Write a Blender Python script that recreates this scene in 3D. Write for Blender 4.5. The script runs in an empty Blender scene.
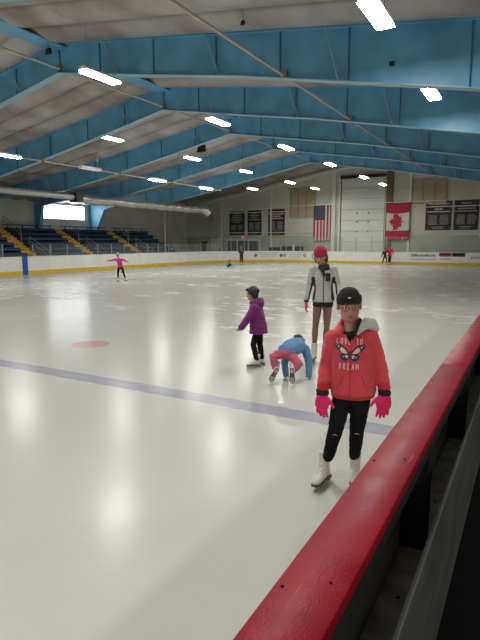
import bpy, bmesh, math, random
from mathutils import Vector, Matrix, noise
from mathutils.bvhtree import BVHTree
PI = math.pi
S = bpy.context.scene
C = S.collection
V = Vector

# ------------------------------------------------------------------ camera
cam = bpy.data.objects.new('camera', bpy.data.cameras.new('camera')); C.objects.link(cam)
cam.location = (0, 0, 1.78)
cam.rotation_euler = (math.radians(90 - 8.58), 0, math.radians(29.35))
cam.data.sensor_fit = 'VERTICAL'; cam.data.sensor_height = 32.0; cam.data.lens = 32.0 * 517 / 640
cam.data.clip_start = 0.05; cam.data.clip_end = 200
S.camera = cam
# ------------------------------------------------------------------ world, exposure
w = bpy.data.worlds.new('world'); S.world = w; w.use_nodes = True
w.node_tree.nodes['Background'].inputs[0].default_value = (0.75, 0.85, 1, 1)
w.node_tree.nodes['Background'].inputs[1].default_value = 0.3
S.view_settings.view_transform = 'Standard'; S.view_settings.look = 'None'
S.view_settings.gamma = 1; S.view_settings.use_curve_mapping = False
S.view_settings.exposure = 0.12
LAMP_POWER = 92        # watts, each tube fixture
DIFFUSER = 9.0
WINDOW_GLOW = 6.0

# ------------------------------------------------------------------ materials
def mat(name, col, rough=.5, metal=0, spec=.5, var=0, vscale=4, bump=0, bscale=20, stretch=None, coat=0, emit=0, sheen=0, alpha=1, col2=None):
    m = bpy.data.materials.new(name); m.use_nodes = True
    nt = m.node_tree; N = nt.nodes; L = nt.links; b = N['Principled BSDF']
    b.inputs['Base Color'].default_value = (*col, 1); b.inputs['Roughness'].default_value = rough
    b.inputs['Metallic'].default_value = metal; b.inputs['Specular IOR Level'].default_value = spec
    b.inputs['Coat Weight'].default_value = coat; b.inputs['Sheen Weight'].default_value = sheen
    b.inputs['Alpha'].default_value = alpha
    if emit:
        b.inputs['Emission Color'].default_value = (*col, 1); b.inputs['Emission Strength'].default_value = emit
    if var or bump:
        tc = N.new('ShaderNodeTexCoord'); mp = N.new('ShaderNodeMapping'); L.new(tc.outputs['Object'], mp.inputs[0])
        if stretch: mp.inputs['Scale'].default_value = stretch
    if var:
        n = N.new('ShaderNodeTexNoise'); n.inputs['Scale'].default_value = vscale; n.inputs['Detail'].default_value = 4
        L.new(mp.outputs[0], n.inputs['Vector'])
        r = N.new('ShaderNodeValToRGB'); L.new(n.outputs['Fac'], r.inputs[0])
        lo = col2 if col2 else tuple(max(0, c * (1 - var)) for c in col)
        r.color_ramp.elements[0].color = (*lo, 1); r.color_ramp.elements[0].position = .35
        r.color_ramp.elements[1].color = (*[min(1, c * (1 + var * .4)) for c in col], 1); r.color_ramp.elements[1].position = .65
        L.new(r.outputs[0], b.inputs['Base Color'])
    if bump:
        n = N.new('ShaderNodeTexNoise'); n.inputs['Scale'].default_value = bscale; n.inputs['Detail'].default_value = 3
        L.new(mp.outputs[0], n.inputs['Vector'])
        bp = N.new('ShaderNodeBump'); bp.inputs['Strength'].default_value = bump; bp.inputs['Distance'].default_value = .02
        L.new(n.outputs['Fac'], bp.inputs['Height']); L.new(bp.outputs[0], b.inputs['Normal'])
    return m

def ice_material():
    m = bpy.data.materials.new('ice'); m.use_nodes = True
    nt = m.node_tree; N = nt.nodes; L = nt.links; b = N['Principled BSDF']
    tc = N.new('ShaderNodeTexCoord'); sp = N.new('ShaderNodeSeparateXYZ'); L.new(tc.outputs['Object'], sp.inputs[0])
    def M(op, a, c=None, clamp=False):
        n = N.new('ShaderNodeMath'); n.operation = op; n.use_clamp = clamp
        for i, v in enumerate((a, c)):
            if v is None: continue
            if isinstance(v, (int, float)): n.inputs[i].default_value = v
            else: L.new(v, n.inputs[i])
        return n.outputs[0]
    def tex(scale, sx=1, sy=1, rot=0, detail=4, dist=0):
        mp = N.new('ShaderNodeMapping'); mp.inputs['Scale'].default_value = (sx, sy, 1); mp.inputs['Rotation'].default_value = (0, 0, rot)
        L.new(tc.outputs['Object'], mp.inputs[0])
        n = N.new('ShaderNodeTexNoise'); n.inputs['Scale'].default_value = scale; n.inputs['Detail'].default_value = detail
        n.inputs['Distortion'].default_value = dist
        L.new(mp.outputs[0], n.inputs['Vector']); return n.outputs['Fac']
    wob = M('MULTIPLY', M('SUBTRACT', tex(5), .5), .05)
    y = M('ADD', sp.outputs['Y'], wob)
    def line(c, hw): return M('LESS_THAN', M('ABSOLUTE', M('SUBTRACT', y, c)), hw)
    def dot(cx, cy, r):
        dx = M('SUBTRACT', sp.outputs['X'], cx); dy = M('SUBTRACT', y, cy)
        return M('LESS_THAN', M('ADD', M('MULTIPLY', dx, dx), M('MULTIPLY', dy, dy)), r * r)
    def mixc(fac, a, c):
        n = N.new('ShaderNodeMix'); n.data_type = 'RGBA'
        L.new(fac, n.inputs[0]); 
        if isinstance(a, tuple): n.inputs[6].default_value = (*a, 1)
        else: L.new(a, n.inputs[6])
        if isinstance(c, tuple): n.inputs[7].default_value = (*c, 1)
        else: L.new(c, n.inputs[7])
        return n.outputs[2]
    base = mixc(tex(.35, detail=2), (.50, .505, .475), (.60, .60, .565))
    blue = M('MAXIMUM', line(4.81, .145), M('MULTIPLY', line(19.02, .15), .35))
    bf = M('MULTIPLY', blue, M('ADD', M('MULTIPLY', tex(3), .5), .45))
    c = mixc(bf, base, (.27, .28, .38))
    red = M('MAXIMUM', line(12.75, .07), line(38.6, .05))
    dots = M('MAXIMUM', M('MAXIMUM', dot(-6.67, 6.5, .33), dot(-18, 6.5, .33)), M('MAXIMUM', dot(-6.67, 18.9, .33), dot(-18, 18.9, .33)))
    rf = M('MULTIPLY', M('MAXIMUM', M('MULTIPLY', red, .45), M('MULTIPLY', dots, .75)), M('ADD', M('MULTIPLY', tex(2), .9), .3), True)
    c = mixc(rf, c, (.62, .22, .24))
    # skate snow: shavings in long scraped streaks, away from the near end
    s1 = M('MULTIPLY', M('SUBTRACT', tex(.9, 1, 1.9, .5, 6, 1.2), .53), 9, True)
    s2 = M('MULTIPLY', M('SUBTRACT', tex(.28, 1, 1, 0, 2), .46), 6, True)
    far = M('MULTIPLY', M('SUBTRACT', sp.outputs['Y'], 7.5), .16, True)
    snow = M('MULTIPLY', M('MULTIPLY', s1, s2), far)
    c = mixc(M('MULTIPLY', snow, .55), c, (.82, .82, .80))
    thin = M('MULTIPLY', M('GREATER_THAN', tex(2.6, .18, 3.2, .9, 3, .4), .70), .2)
    thin2 = M('MULTIPLY', M('GREATER_THAN', tex(2.2, 3.4, .16, .3, 3, .5), .71), .2)
    c = mixc(M('MULTIPLY', M('MAXIMUM', thin, thin2), far), c, (.78, .78, .76))
    L.new(c, b.inputs['Base Color'])
    r0 = M('ADD', M('MULTIPLY', tex(.8), .08), .185)
    L.new(M('ADD', r0, M('MULTIPLY', snow, .35)), b.inputs['Roughness'])
    b.inputs['IOR'].default_value = 1.31; b.inputs['Specular IOR Level'].default_value = .5
    bp = N.new('ShaderNodeBump'); bp.inputs['Strength'].default_value = .22; bp.inputs['Distance'].default_value = .02
    L.new(M('ADD', tex(2.2, 1, 1, 0, 3), M('MULTIPLY', tex(14, .3, 1.4, .7), .15)), bp.inputs['Height']); L.new(bp.outputs[0], b.inputs['Normal'])
    return m

M_ = dict(
    ice=ice_material(),
    blue=mat('beam_blue_paint', (.17, .48, .74), .42, var=.22, vscale=1.2),
    bluedk=mat('beam_edge_paint', (.06, .21, .32), .5),
    bluelt=mat('flange_paint', (.26, .48, .58), .4),
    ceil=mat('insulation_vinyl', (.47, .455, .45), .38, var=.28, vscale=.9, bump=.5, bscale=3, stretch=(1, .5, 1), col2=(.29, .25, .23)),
    wall=mat('painted_wall_panel', (.62, .63, .56), .6, var=.12, vscale=.6),
    walldk=mat('lower_wall_paint', (.42, .46, .39), .6, var=.15, vscale=.7),
    trim=mat('cream_steel', (.72, .72, .66), .5),
    brown=mat('brown_steel', (.16, .12, .08), .6),
    board=mat('white_board_plastic', (.86, .85, .82), .3, var=.06, vscale=2),
    yellow=mat('yellow_kickplate', (.72, .50, .03), .35, var=.1, vscale=3),
    capred=mat('cap_red', (.40, .012, .03), .3, spec=.22),
    conc=mat('concrete', (.20, .20, .19), .8, var=.2, vscale=2),
    rubber=mat('black_rubber', (.007, .007, .007), .95, spec=.1),
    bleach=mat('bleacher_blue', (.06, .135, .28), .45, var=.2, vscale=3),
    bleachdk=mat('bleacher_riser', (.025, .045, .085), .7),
    ystep=mat('yellow_step', (.82, .50, .04), .5, var=.15, vscale=6),
    rail=mat('khaki_rail', (.36, .31, .18), .4, metal=.2),
    galv=mat('galvanised_steel', (.40, .41, .40), .4, metal=.6),
    foil=mat('foil_duct', (.40, .39, .36), .35, metal=.7, bump=.9, bscale=6),
    pipe=mat('conduit_pipe', (.56, .50, .44), .45, metal=.1),
    black=mat('black_plastic', (.012, .012, .013), .5),
    white=mat('white_enamel', (.8, .8, .78), .4),
    lamp=mat('lamp_diffuser', (1, .99, .96), .4, emit=DIFFUSER),
    dimlamp=mat('failing_diffuser', (.8, .74, .64), .4, emit=.04),
    glow=mat('window_glass', (.93, .97, 1), .2, emit=WINDOW_GLOW),
    tan=mat('tan_panel', (.44, .38, .24), .6, var=.15, vscale=1.5),
    door=mat('door_paint', (.72, .76, .72), .45, var=.05, vscale=1),
    navy=mat('flag_navy', (.05, .06, .12), .8), flagred=mat('flag_red', (.45, .03, .06), .8), flagwhite=mat('flag_white', (.66, .62, .58), .8),
    banner=mat('banner_black', (.035, .033, .032), .7), brown_red=mat('banner_red', (.26, .05, .045), .7), bantext=mat('banner_text', (.42, .40, .36), .7),
    adtext=mat('advert_dark', (.06, .07, .12), .5), adgrey=mat('advert_grey', (.38, .38, .40), .5),
    darkglass=mat('dark_glass', (.05, .06, .06), .15),
    postdk=mat('dark_frame_steel', (.022, .024, .024), .45, var=.2, vscale=8),
    ledge=mat('worn_ledge', (.62, .60, .52), .5, var=.35, vscale=9),
    backpan=mat('grey_back_panel', (.095, .10, .092), .45, var=.3, vscale=7, stretch=(1, .3, 1)),
    green=mat('green_padding', (.10, .17, .13), .7), redlit=mat('exit_red', (.9, .05, .04), .4, emit=1.5),
    skin=mat('skin', (.47, .24, .18), .5, var=.08, vscale=8), lips=mat('lip', (.34, .10, .09), .5),
    brownhair=mat('brown_hair', (.045, .022, .014), .6, var=.4, vscale=60), blackhair=mat('black_hair', (.012, .009, .008), .5, var=.4, vscale=60),
    tights=mat('tan_tights', (.20, .105, .07), .5, var=.1, vscale=5),
    hoodie=mat('coral_red_fleece', (.60, .045, .065), .8, sheen=.3, bump=.25, bscale=14, var=.12, vscale=9),
    hoodie2=mat('coral_rib', (.54, .03, .045), .85, bump=.6, bscale=90, stretch=(3, 3, .15)),
    lining=mat('grey_fleece_lining', (.50, .49, .47), .95, bump=.4, bscale=50, sheen=.4),
    blackknit=mat('black_knit', (.010, .010, .011), .9, bump=.4, bscale=90), charcoal=mat('charcoal_cloth', (.022, .022, .025), .85, bump=.3, bscale=30),
    leggings=mat('black_denim', (.008, .008, .010), .9, spec=.15, bump=.3, bscale=18), fleecepink=mat('hot_pink_knit', (.72, .02, .15), .9, bump=.3, bscale=60),
    beanie=mat('raspberry_knit', (.33, .010, .065), .9, bump=.7, bscale=55, sheen=.1),
    greyjk=mat('light_grey_fleece', (.42, .43, .42), .9, bump=.3, bscale=30, sheen=.2),
    purple=mat('purple_coat', (.145, .005, .14), .75, bump=.35, bscale=9, sheen=.2),
    bluejk=mat('blue_jacket', (.10, .24, .46), .7, bump=.35, bscale=10), pinkpant=mat('dusty_pink_pants', (.50, .10, .17), .8, bump=.3, bscale=12),
    magenta=mat('magenta_top', (.58, .02, .21), .8), olive=mat('olive_coat', (.028, .032, .02), .8), teal=mat('teal_coat', (.02, .28, .23), .7), redcoat=mat('red_coat', (.60, .015, .06), .7),
    boot=mat('white_leather', (.62, .60, .55), .4, var=.08, vscale=10), sole=mat('skate_sole', (.09, .07, .06), .5), blade=mat('blade_steel', (.55, .56, .57), .2, metal=.9),
    eyewhite=mat('eye_white', (.6, .58, .55), .2), iris=mat('iris', (.03, .018, .012), .2), specs=mat('spectacle_frame', (.10, .03, .03), .35),
    cream=mat('print_cream', (.66, .50, .42), .8), printblue=mat('print_blue', (.06, .09, .30), .8), printdk=mat('print_black', (.02, .015, .03), .8), printwhite=mat('print_white', (.72, .62, .60), .8),
    helmet=mat('grey_helmet', (.32, .34, .34), .4))

def cap_material():
    m = M_['capred']; nt = m.node_tree; N = nt.nodes; L = nt.links; b = N['Principled BSDF']
    tc = N.new('ShaderNodeTexCoord')
    def nz(scale, sc, rot=0):
        mp = N.new('ShaderNodeMapping'); mp.inputs['Scale'].default_value = sc; mp.inputs['Rotation'].default_value = (0, 0, rot); L.new(tc.outputs['Object'], mp.inputs[0])
        n = N.new('ShaderNodeTexNoise'); n.inputs['Scale'].default_value = scale; n.inputs['Detail'].default_value = 5; L.new(mp.outputs[0], n.inputs[0]); return n.outputs[0]
    def ramp(fac, a, ca, c, cc):
        r = N.new('ShaderNodeValToRGB'); L.new(fac, r.inputs[0]); e = r.color_ramp.elements
        e[0].position = a; e[0].color = (*ca, 1); e[1].position = c; e[1].color = (*cc, 1); return r.outputs[0]
    base = ramp(nz(7, (1, 1, 1)), .3, (.22, .003, .011), .7, (.31, .006, .018))
    scr = ramp(nz(60, (1, .06, 1), .35), .70, (0, 0, 0), .74, (1, 1, 1))
    nick = ramp(nz(110, (1, .5, 1)), .71, (0, 0, 0), .72, (1, 1, 1))
    mx = N.new('ShaderNodeMix'); mx.data_type = 'RGBA'; L.new(scr, mx.inputs[0]); L.new(base, mx.inputs[6]); mx.inputs[7].default_value = (.55, .07, .09, 1)
    mx2 = N.new('ShaderNodeMix'); mx2.data_type = 'RGBA'; L.new(nick, mx2.inputs[0]); L.new(mx.outputs[2], mx2.inputs[6]); mx2.inputs[7].default_value = (.10, .004, .01, 1)
    L.new(mx2.outputs[2], b.inputs['Base Color'])
    bp = N.new('ShaderNodeBump'); bp.inputs['Strength'].default_value = .55; bp.inputs['Distance'].default_value = .0015
    L.new(nz(160, (1, .5, 1)), bp.inputs['Height']); L.new(bp.outputs[0], b.inputs['Normal'])
    L.new(ramp(nz(12, (1, .5, 1)), .3, (.30,) * 3, .7, (.50,) * 3), b.inputs['Roughness'])
cap_material()

def seam_billow_shade():  # dark seam lines, plus the shading of the billows painted into the vinyl colour
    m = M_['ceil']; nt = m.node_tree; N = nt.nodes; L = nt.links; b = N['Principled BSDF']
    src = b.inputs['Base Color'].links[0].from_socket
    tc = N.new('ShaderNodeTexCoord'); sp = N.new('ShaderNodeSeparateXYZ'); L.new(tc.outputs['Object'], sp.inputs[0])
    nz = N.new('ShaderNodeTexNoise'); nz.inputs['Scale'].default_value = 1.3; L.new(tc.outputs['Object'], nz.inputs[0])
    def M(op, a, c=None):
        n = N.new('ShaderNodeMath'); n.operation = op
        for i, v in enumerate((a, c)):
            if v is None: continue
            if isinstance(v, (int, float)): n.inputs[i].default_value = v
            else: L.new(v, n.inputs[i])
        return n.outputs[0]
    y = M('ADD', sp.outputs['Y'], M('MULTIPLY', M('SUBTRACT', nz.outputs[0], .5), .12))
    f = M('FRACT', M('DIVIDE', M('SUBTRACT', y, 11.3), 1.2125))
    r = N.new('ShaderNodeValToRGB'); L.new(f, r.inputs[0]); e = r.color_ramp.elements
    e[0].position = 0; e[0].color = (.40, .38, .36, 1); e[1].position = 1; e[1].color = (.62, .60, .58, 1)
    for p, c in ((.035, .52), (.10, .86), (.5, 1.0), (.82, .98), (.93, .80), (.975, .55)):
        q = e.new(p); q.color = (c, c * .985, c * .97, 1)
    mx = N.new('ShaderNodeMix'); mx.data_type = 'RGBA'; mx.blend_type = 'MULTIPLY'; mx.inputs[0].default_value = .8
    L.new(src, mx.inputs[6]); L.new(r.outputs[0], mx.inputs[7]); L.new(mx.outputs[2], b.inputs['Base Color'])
seam_billow_shade()

# ------------------------------------------------------------------ mesh helpers
class MB:
    def __init__(s): s.bm = bmesh.new(); s.mi = 0
    def face(s, vs):
        try:
            f = s.bm.faces.new(vs); f.material_index = s.mi; return f
        except ValueError: return None
    def box(s, a, b, mtx=None, bevel=0):
        a = V(a); b = V(b)
        P = [V((x, y, z)) for x in (a.x, b.x) for y in (a.y, b.y) for z in (a.z, b.z)]
        if mtx: P = [mtx @ p for p in P]
        v = [s.bm.verts.new(p) for p in P]
        fs = [s.face([v[i] for i in q]) for q in ((0, 1, 3, 2), (4, 6, 7, 5), (0, 4, 5, 1), (2, 3, 7, 6), (0, 2, 6, 4), (1, 5, 7, 3))]
        if bevel:
            es = list({e for f in fs for e in f.edges})
            bmesh.ops.bevel(s.bm, geom=es, offset=bevel, segments=2, affect='EDGES', profile=.5)
        return s
    def prism(s, pts, vec):        # polygon (3d points) extruded by vec
        vec = V(vec); a = [s.bm.verts.new(V(p)) for p in pts]; b = [s.bm.verts.new(V(p) + vec) for p in pts]
        n = len(a); s.face(a[::-1]); s.face(b)
        for i in range(n): s.face([a[i], a[(i + 1) % n], b[(i + 1) % n], b[i]])
        return s
    def tube(s, pts, r, seg=8, caps=True, side=None):
        pts = [V(p) for p in pts]; n = len(pts)
        rs = r if isinstance(r, (list, tuple)) else [r] * n
        prev = None; rings = []
        for i, p in enumerate(pts):
            t = (pts[min(i + 1, n - 1)] - pts[max(i - 1, 0)])
            if t.length < 1e-9: t = V((0, 0, 1))
            t.normalize()
            h = V(side) if side is not None else (prev if prev else (V((1, 0, 0)) if abs(t.x) < .8 else V((0, 1, 0))))
            u = h - t * h.dot(t)
            if u.length < 1e-6: u = t.orthogonal()
            u.normalize(); prev = u; v = t.cross(u)
            ra, rb = rs[i] if isinstance(rs[i], (tuple, list)) else (rs[i], rs[i])
            rings.append([s.bm.verts.new(p + u * (ra * math.cos(2 * PI * k / seg)) + v * (rb * math.sin(2 * PI * k / seg))) for k in range(seg)])
        for a, b in zip(rings, rings[1:]):
            for k in range(seg): s.face([a[k], a[(k + 1) % seg], b[(k + 1) % seg], b[k]])
        if caps: s.face(rings[0][::-1]); s.face(rings[-1])
        return s
    def ell(s, c, r, rot=None, u=14, v=9):
        m = Matrix.Translation(V(c)) @ (rot.to_4x4() if rot is not None else Matrix.Identity(4)) @ Matrix.Diagonal((*r, 1))
        before = set(s.bm.faces)
        bmesh.ops.create_uvsphere(s.bm, u_segments=u, v_segments=v, radius=1, matrix=m)
        for f in s.bm.faces:
            if f not in before: f.material_index = s.mi
        return s
    def limb(s, pts, r, seg=14, side=None):      # lofted tube with round ends
        s.tube(pts, r, seg, True, side)
        for p, q in ((pts[0], r[0]), (pts[-1], r[-1])):
            k = q if not isinstance(q, (tuple, list)) else min(q)
            if not isinstance(q, (tuple, list)): s.ell(p, (k, k, k))
        return s
    def mesh(s, name):
        bmesh.ops.recalc_face_normals(s.bm, faces=s.bm.faces)
        me = bpy.data.meshes.new(name); s.bm.to_mesh(me); s.bm.free(); return me
    def build(s, name, m, parent=None, smooth=False, loc=None):
        me = s.mesh(name)
        for x in (m if isinstance(m, (list, tuple)) else [m]): me.materials.append(M_[x] if isinstance(x, str) else x)
        if smooth:
            for p in me.polygons: p.use_smooth = True
            if smooth == 'auto':
                me.set_sharp_from_angle(angle=.7)
        o = bpy.data.objects.new(name, me); C.objects.link(o)
        if parent: o.parent = parent
        if loc: o.location = loc
        return o
    def blob(s, name, m, parent=None, voxel=.01, smooth=4, wrinkle=0, wscale=14, matfn=None, cut=None):
        """fuse the pieces into one closed surface"""
        me0 = s.mesh('tmp'); t = bpy.data.objects.new('tmp', me0); C.objects.link(t)
        r = t.modifiers.new('r', 'REMESH'); r.mode = 'VOXEL'; r.voxel_size = voxel
        sm = t.modifiers.new('s', 'SMOOTH'); sm.factor = .5; sm.iterations = smooth
        dg = bpy.context.evaluated_depsgraph_get(); me = bpy.data.meshes.new_from_object(t.evaluated_get(dg)); me.name = name
        bpy.data.objects.remove(t); bpy.data.meshes.remove(me0)
        if wrinkle:
            for v in me.vertices:
                p = v.co; n = noise.noise(V((p.x, p.y, p.z * 2.2)) * wscale) + .5 * noise.noise(V((p.x * 1.5, p.y * 1.5, p.z * 4)) * wscale)
                v.co = p + v.normal * (n * wrinkle)
        if cut:
            bm = bmesh.new(); bm.from_mesh(me); bmesh.ops.delete(bm, geom=[v for v in bm.verts if cut(v.co)], context='VERTS'); bm.to_mesh(me); bm.free()
        me.materials.clear()
        for x in (m if isinstance(m, (list, tuple)) else [m]): me.materials.append(M_[x])
        for p in me.polygons:
            p.use_smooth = True; p.material_index = matfn(p.center) if matfn else 0
        o = bpy.data.objects.new(name, me); C.objects.link(o)
        if parent: o.parent = parent
        return o

def tag(o, label=None, cat=None, group=None, kind=None):
    if label: o['label'] = label
    if cat: o['category'] = cat
    if group: o['group'] = group
    if kind: o['kind'] = kind
    return o
def thing(name, label, cat, loc=(0, 0, 0), rz=0, group=None):
    o = bpy.data.objects.new(name, None); o.empty_display_size = .1; C.objects.link(o)
    o.location = loc; o.rotation_euler = (0, 0, rz); return tag(o, label, cat, group)
def struct(o): o['kind'] = 'structure'; return o
def copy_tree(o, parent=None):
    c = o.copy(); C.objects.link(c); c.parent = parent
    for ch in list(o.children): copy_tree(ch, c)
    return c
def B(a, b, **k): return MB().box(a, b, **k)

# ------------------------------------------------------------------ room shell
XL, XR, YN, YF, XM = -31.0, 6.4, -14.0, 44.0, -12.3
def roof(x):
    P = [(-31.5, 4.72), (-31, 4.78), (-23, 5.66), (-19.1, 6.28), (-15.2, 6.94), (XM, 7.46), (XR + .1, 4.97)]
    for (a, za), (b, zb) in zip(P, P[1:]):
        if a <= x <= b: return za + (zb - za) * (x - a) / (b - a)
    return 4.9
def roof2(x): return 8.85 - .165 * abs(x - XM)
YS = 31.3
struct(B((-33, YN - 1, -.12), (XR + 1, YF + 1, -.02)).build('floor', 'conc'))
struct(B((-.42, YN, -.019), (XR, 40, 0.0)).build('floor_walkway', 'rubber'))
struct(B((-24.2, -14, -.018), (-.44, 42.5, 0.0)).build('floor_ice', 'ice'))

def ceiling_sheet(name, rf, y0, y1, seam=1.2125, sag=.17):
    mb = MB(); bm = mb.bm; ny = int((y1 - y0) / seam * 12); xs = [XL, -27, -23, -19.1, -15.2, XM, -8, -3, 2, XR]; rows = []
    for j in range(ny + 1):
        y = y0 + (y1 - y0) * j / ny; ph = (y - 11.3) / seam; d = sag * abs(math.sin(PI * ph)) ** .8
        rows.append([bm.verts.new((x, y, rf(x) - d - (.012 * math.sin(x * 1.7 + y) if x not in (XL, XR) else 0))) for x in xs])
    top = [[bm.verts.new((x, y, rf(x) + .3)) for x in xs] for y in (y0, y1)]
    for a, b in zip(rows, rows[1:]):
        for i in range(len(xs) - 1): mb.face([a[i], a[i + 1], b[i + 1], b[i]])
    for i in range(len(xs) - 1):
        mb.face([top[0][i], top[1][i], top[1][i + 1], top[0][i + 1]])
        mb.face([rows[0][i], top[0][i], top[0][i + 1], rows[0][i + 1]]); mb.face([rows[-1][i], rows[-1][i + 1], top[1][i + 1], top[1][i]])
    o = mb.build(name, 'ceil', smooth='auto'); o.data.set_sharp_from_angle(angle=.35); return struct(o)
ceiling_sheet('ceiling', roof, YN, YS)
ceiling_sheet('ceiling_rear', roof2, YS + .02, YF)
struct(MB().prism([(XL, YS, roof(XL)), (-23, YS, roof(-23)), (-19.1, YS, roof(-19.1)), (XM, YS, roof(XM)), (XR, YS, roof(XR)), (XR, YS, roof2(XR)), (XM, YS, roof2(XM)), (XL, YS, roof2(XL))], (0, .02, 0)).build('wall_step', 'wall'))
# ridge flashing strip
struct(MB().box((XM - .3, YN, 7.24), (XM + .3, YS - .2, 7.27)).build('trim_ridge', 'blue'))
# end gable, with ribs
def gable(name, y, rf, t=.2):
    return struct(MB().prism([(XL, y, -.02), (XR, y, -.02), (XR, y, rf(XR)), (XM, y, rf(XM)), (XL, y, rf(XL))], (0, t, 0)).build(name, 'wall'))
gable('wall_far', YF, lambda x: roof2(x) + .2)
gable('wall_near', YN - .2, roof)
struct(B((XR, YN, -.02), (XR + .2, YF, 5.6)).build('wall_right', 'wall'))
# bleacher side wall with a window opening Y 26.1..30.2, z 3.42..4.56
mb = MB()
for a, b in (((YN, -.02), (26.1, 6.2)), ((30.2, -.02), (YF, 6.2)), ((26.1, -.02), (30.2, 3.42)), ((26.1, 4.56), (30.2, 6.2))):
    mb.box((XL - .2, a[0], a[1]), (XL, b[0], b[1]))
struct(mb.build('wall_left', 'wall'))
wf = struct(B((XL - .12, 26.1, 3.42), (XL + .05, 26.18, 4.56)).box((XL - .12, 30.12, 3.42), (XL + .05, 30.2, 4.56)).box((XL - .12, 26.18, 4.49), (XL + .05, 30.12, 4.56)).box((XL - .12, 26.18, 3.42), (XL + .05, 30.12, 3.49)).build('window_1', 'trim'))
MB().box((XL - .1, 26.18, 3.49), (XL - .06, 28.13, 4.49)).box((XL - .1, 28.17, 3.49), (XL - .06, 30.12, 4.49)).build('window_pane', 'glow', wf)
MB().box((XL - .11, 28.13, 3.49), (XL - .03, 28.17, 4.49)).build('window_mullion', 'trim', wf)
# far wall dressing
W = YF - .005
struct(MB().box((XL, W - .03, 0), (-14.9, YF, 2.3)).box((-10.8, W - .03, 0), (XR, YF, 2.3)).build('trim_dado', 'walldk'))
for i, (x, wd, dp) in enumerate(((-26.85, .28, .12), (-21.4, .16, .12), (-15.35, .34, .2), (-8.95, .2, .14), (-2.4, .2, .14))):
    struct(B((x - wd / 2, W - dp, 0), (x + wd / 2, YF, roof2(x) - .3)).build('trim_%d' % (i + 1), 'trim'))
struct(B((-10.85, W - .22, 0), (-10.35, YF, roof2(-10.5) - .3)).build('trim_6', 'brown'))
for i, z in enumerate((2.62, 4.5)):
    struct(MB().box((XL, W - .07, z), (-14.9, YF, z + .07)).box((-10.3, W - .07, z), (XR, YF, z + .07)).build('trim_%d' % (i + 7), 'trim'))
mb = MB()
for sgn, xe in ((-1, XL), (1, XR)):
    mb.prism([(XM, YF - .3, roof2(XM) - .42), (xe, YF - .3, roof2(xe) - .42), (xe, YF - .3, roof2(xe) - .68), (XM, YF - .3, roof2(XM) - .68)], (0, .3, 0))
struct(mb.build('trim_9', 'trim'))
# ------------------------------------------------------------------ overhead door
d1 = struct(MB().box((-14.95, W - .16, 0), (-14.75, YF, 7.3)).box((-10.92, W - .16, 0), (-10.86, YF, 7.2)).build('door_1', 'trim'))
for k in range(8):
    B((-14.74, W - .09, .9 * k + .012), (-10.93, W - .04, .9 * (k + 1) - .012), bevel=.01).build('door_section', 'door', d1)
B((-14.75, W - .35, 7.08), (-10.9, W - .02, 7.32)).build('door_drum', 'black', d1)
mb = MB()
for z in (2.6, 3.4, 4.15):
    for x in (-13.3, -12.35): mb.box((x, W - .12, z), (x + .1, W - .09, z + .12))
mb.build('door_latch', 'brown', d1)
for x in (-14.72, -10.98): B((x, W - .13, .1), (x + .05, W - .07, 7.05)).build('door_track', 'brown', d1)
d2 = struct(MB().box((-29.25, W - .1, 0), (-29.15, YF, 1.95)).box((-28.38, W - .1, 0), (-28.28, YF, 1.95)).box((-29.15, W - .1, 1.87), (-28.38, YF, 1.95)).build('door_2', 'trim'))
B((-29.15, W - .06, 0), (-28.38, W - .02, 1.87)).build('door_leaf', 'darkglass', d2)
B((-28.5, W - .1, .95), (-28.42, W - .06, 1.05)).build('door_handle', 'galv', d2)
d3 = struct(B((-28.1, W - .09, 0), (-26.99, W, 2.1), bevel=.01).build('door_3', 'door'))
B((-27.2, W - .14, .95), (-27.12, W - .09, 1.07)).build('door_handle', 'galv', d3)
w2 = struct(MB().box((-26.2, W - .1, .6), (-22.55, W, .68)).box((-26.2, W - .1, 1.92), (-22.55, W, 2.0)).box((-26.2, W - .1, .68), (-26.12, W, 1.92)).box((-22.63, W - .1, .68), (-22.55, W, 1.92)).box((-25.05, W - .1, .68), (-24.95, W, 1.92)).box((-23.8, W - .1, .68), (-23.7, W, 1.92)).build('window_2', 'trim'))
for a in (-26.12, -24.95, -23.7): B((a, W - .06, .68), (a + 1.06, W - .03, 1.92)).build('window_pane', 'darkglass', w2)

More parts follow.
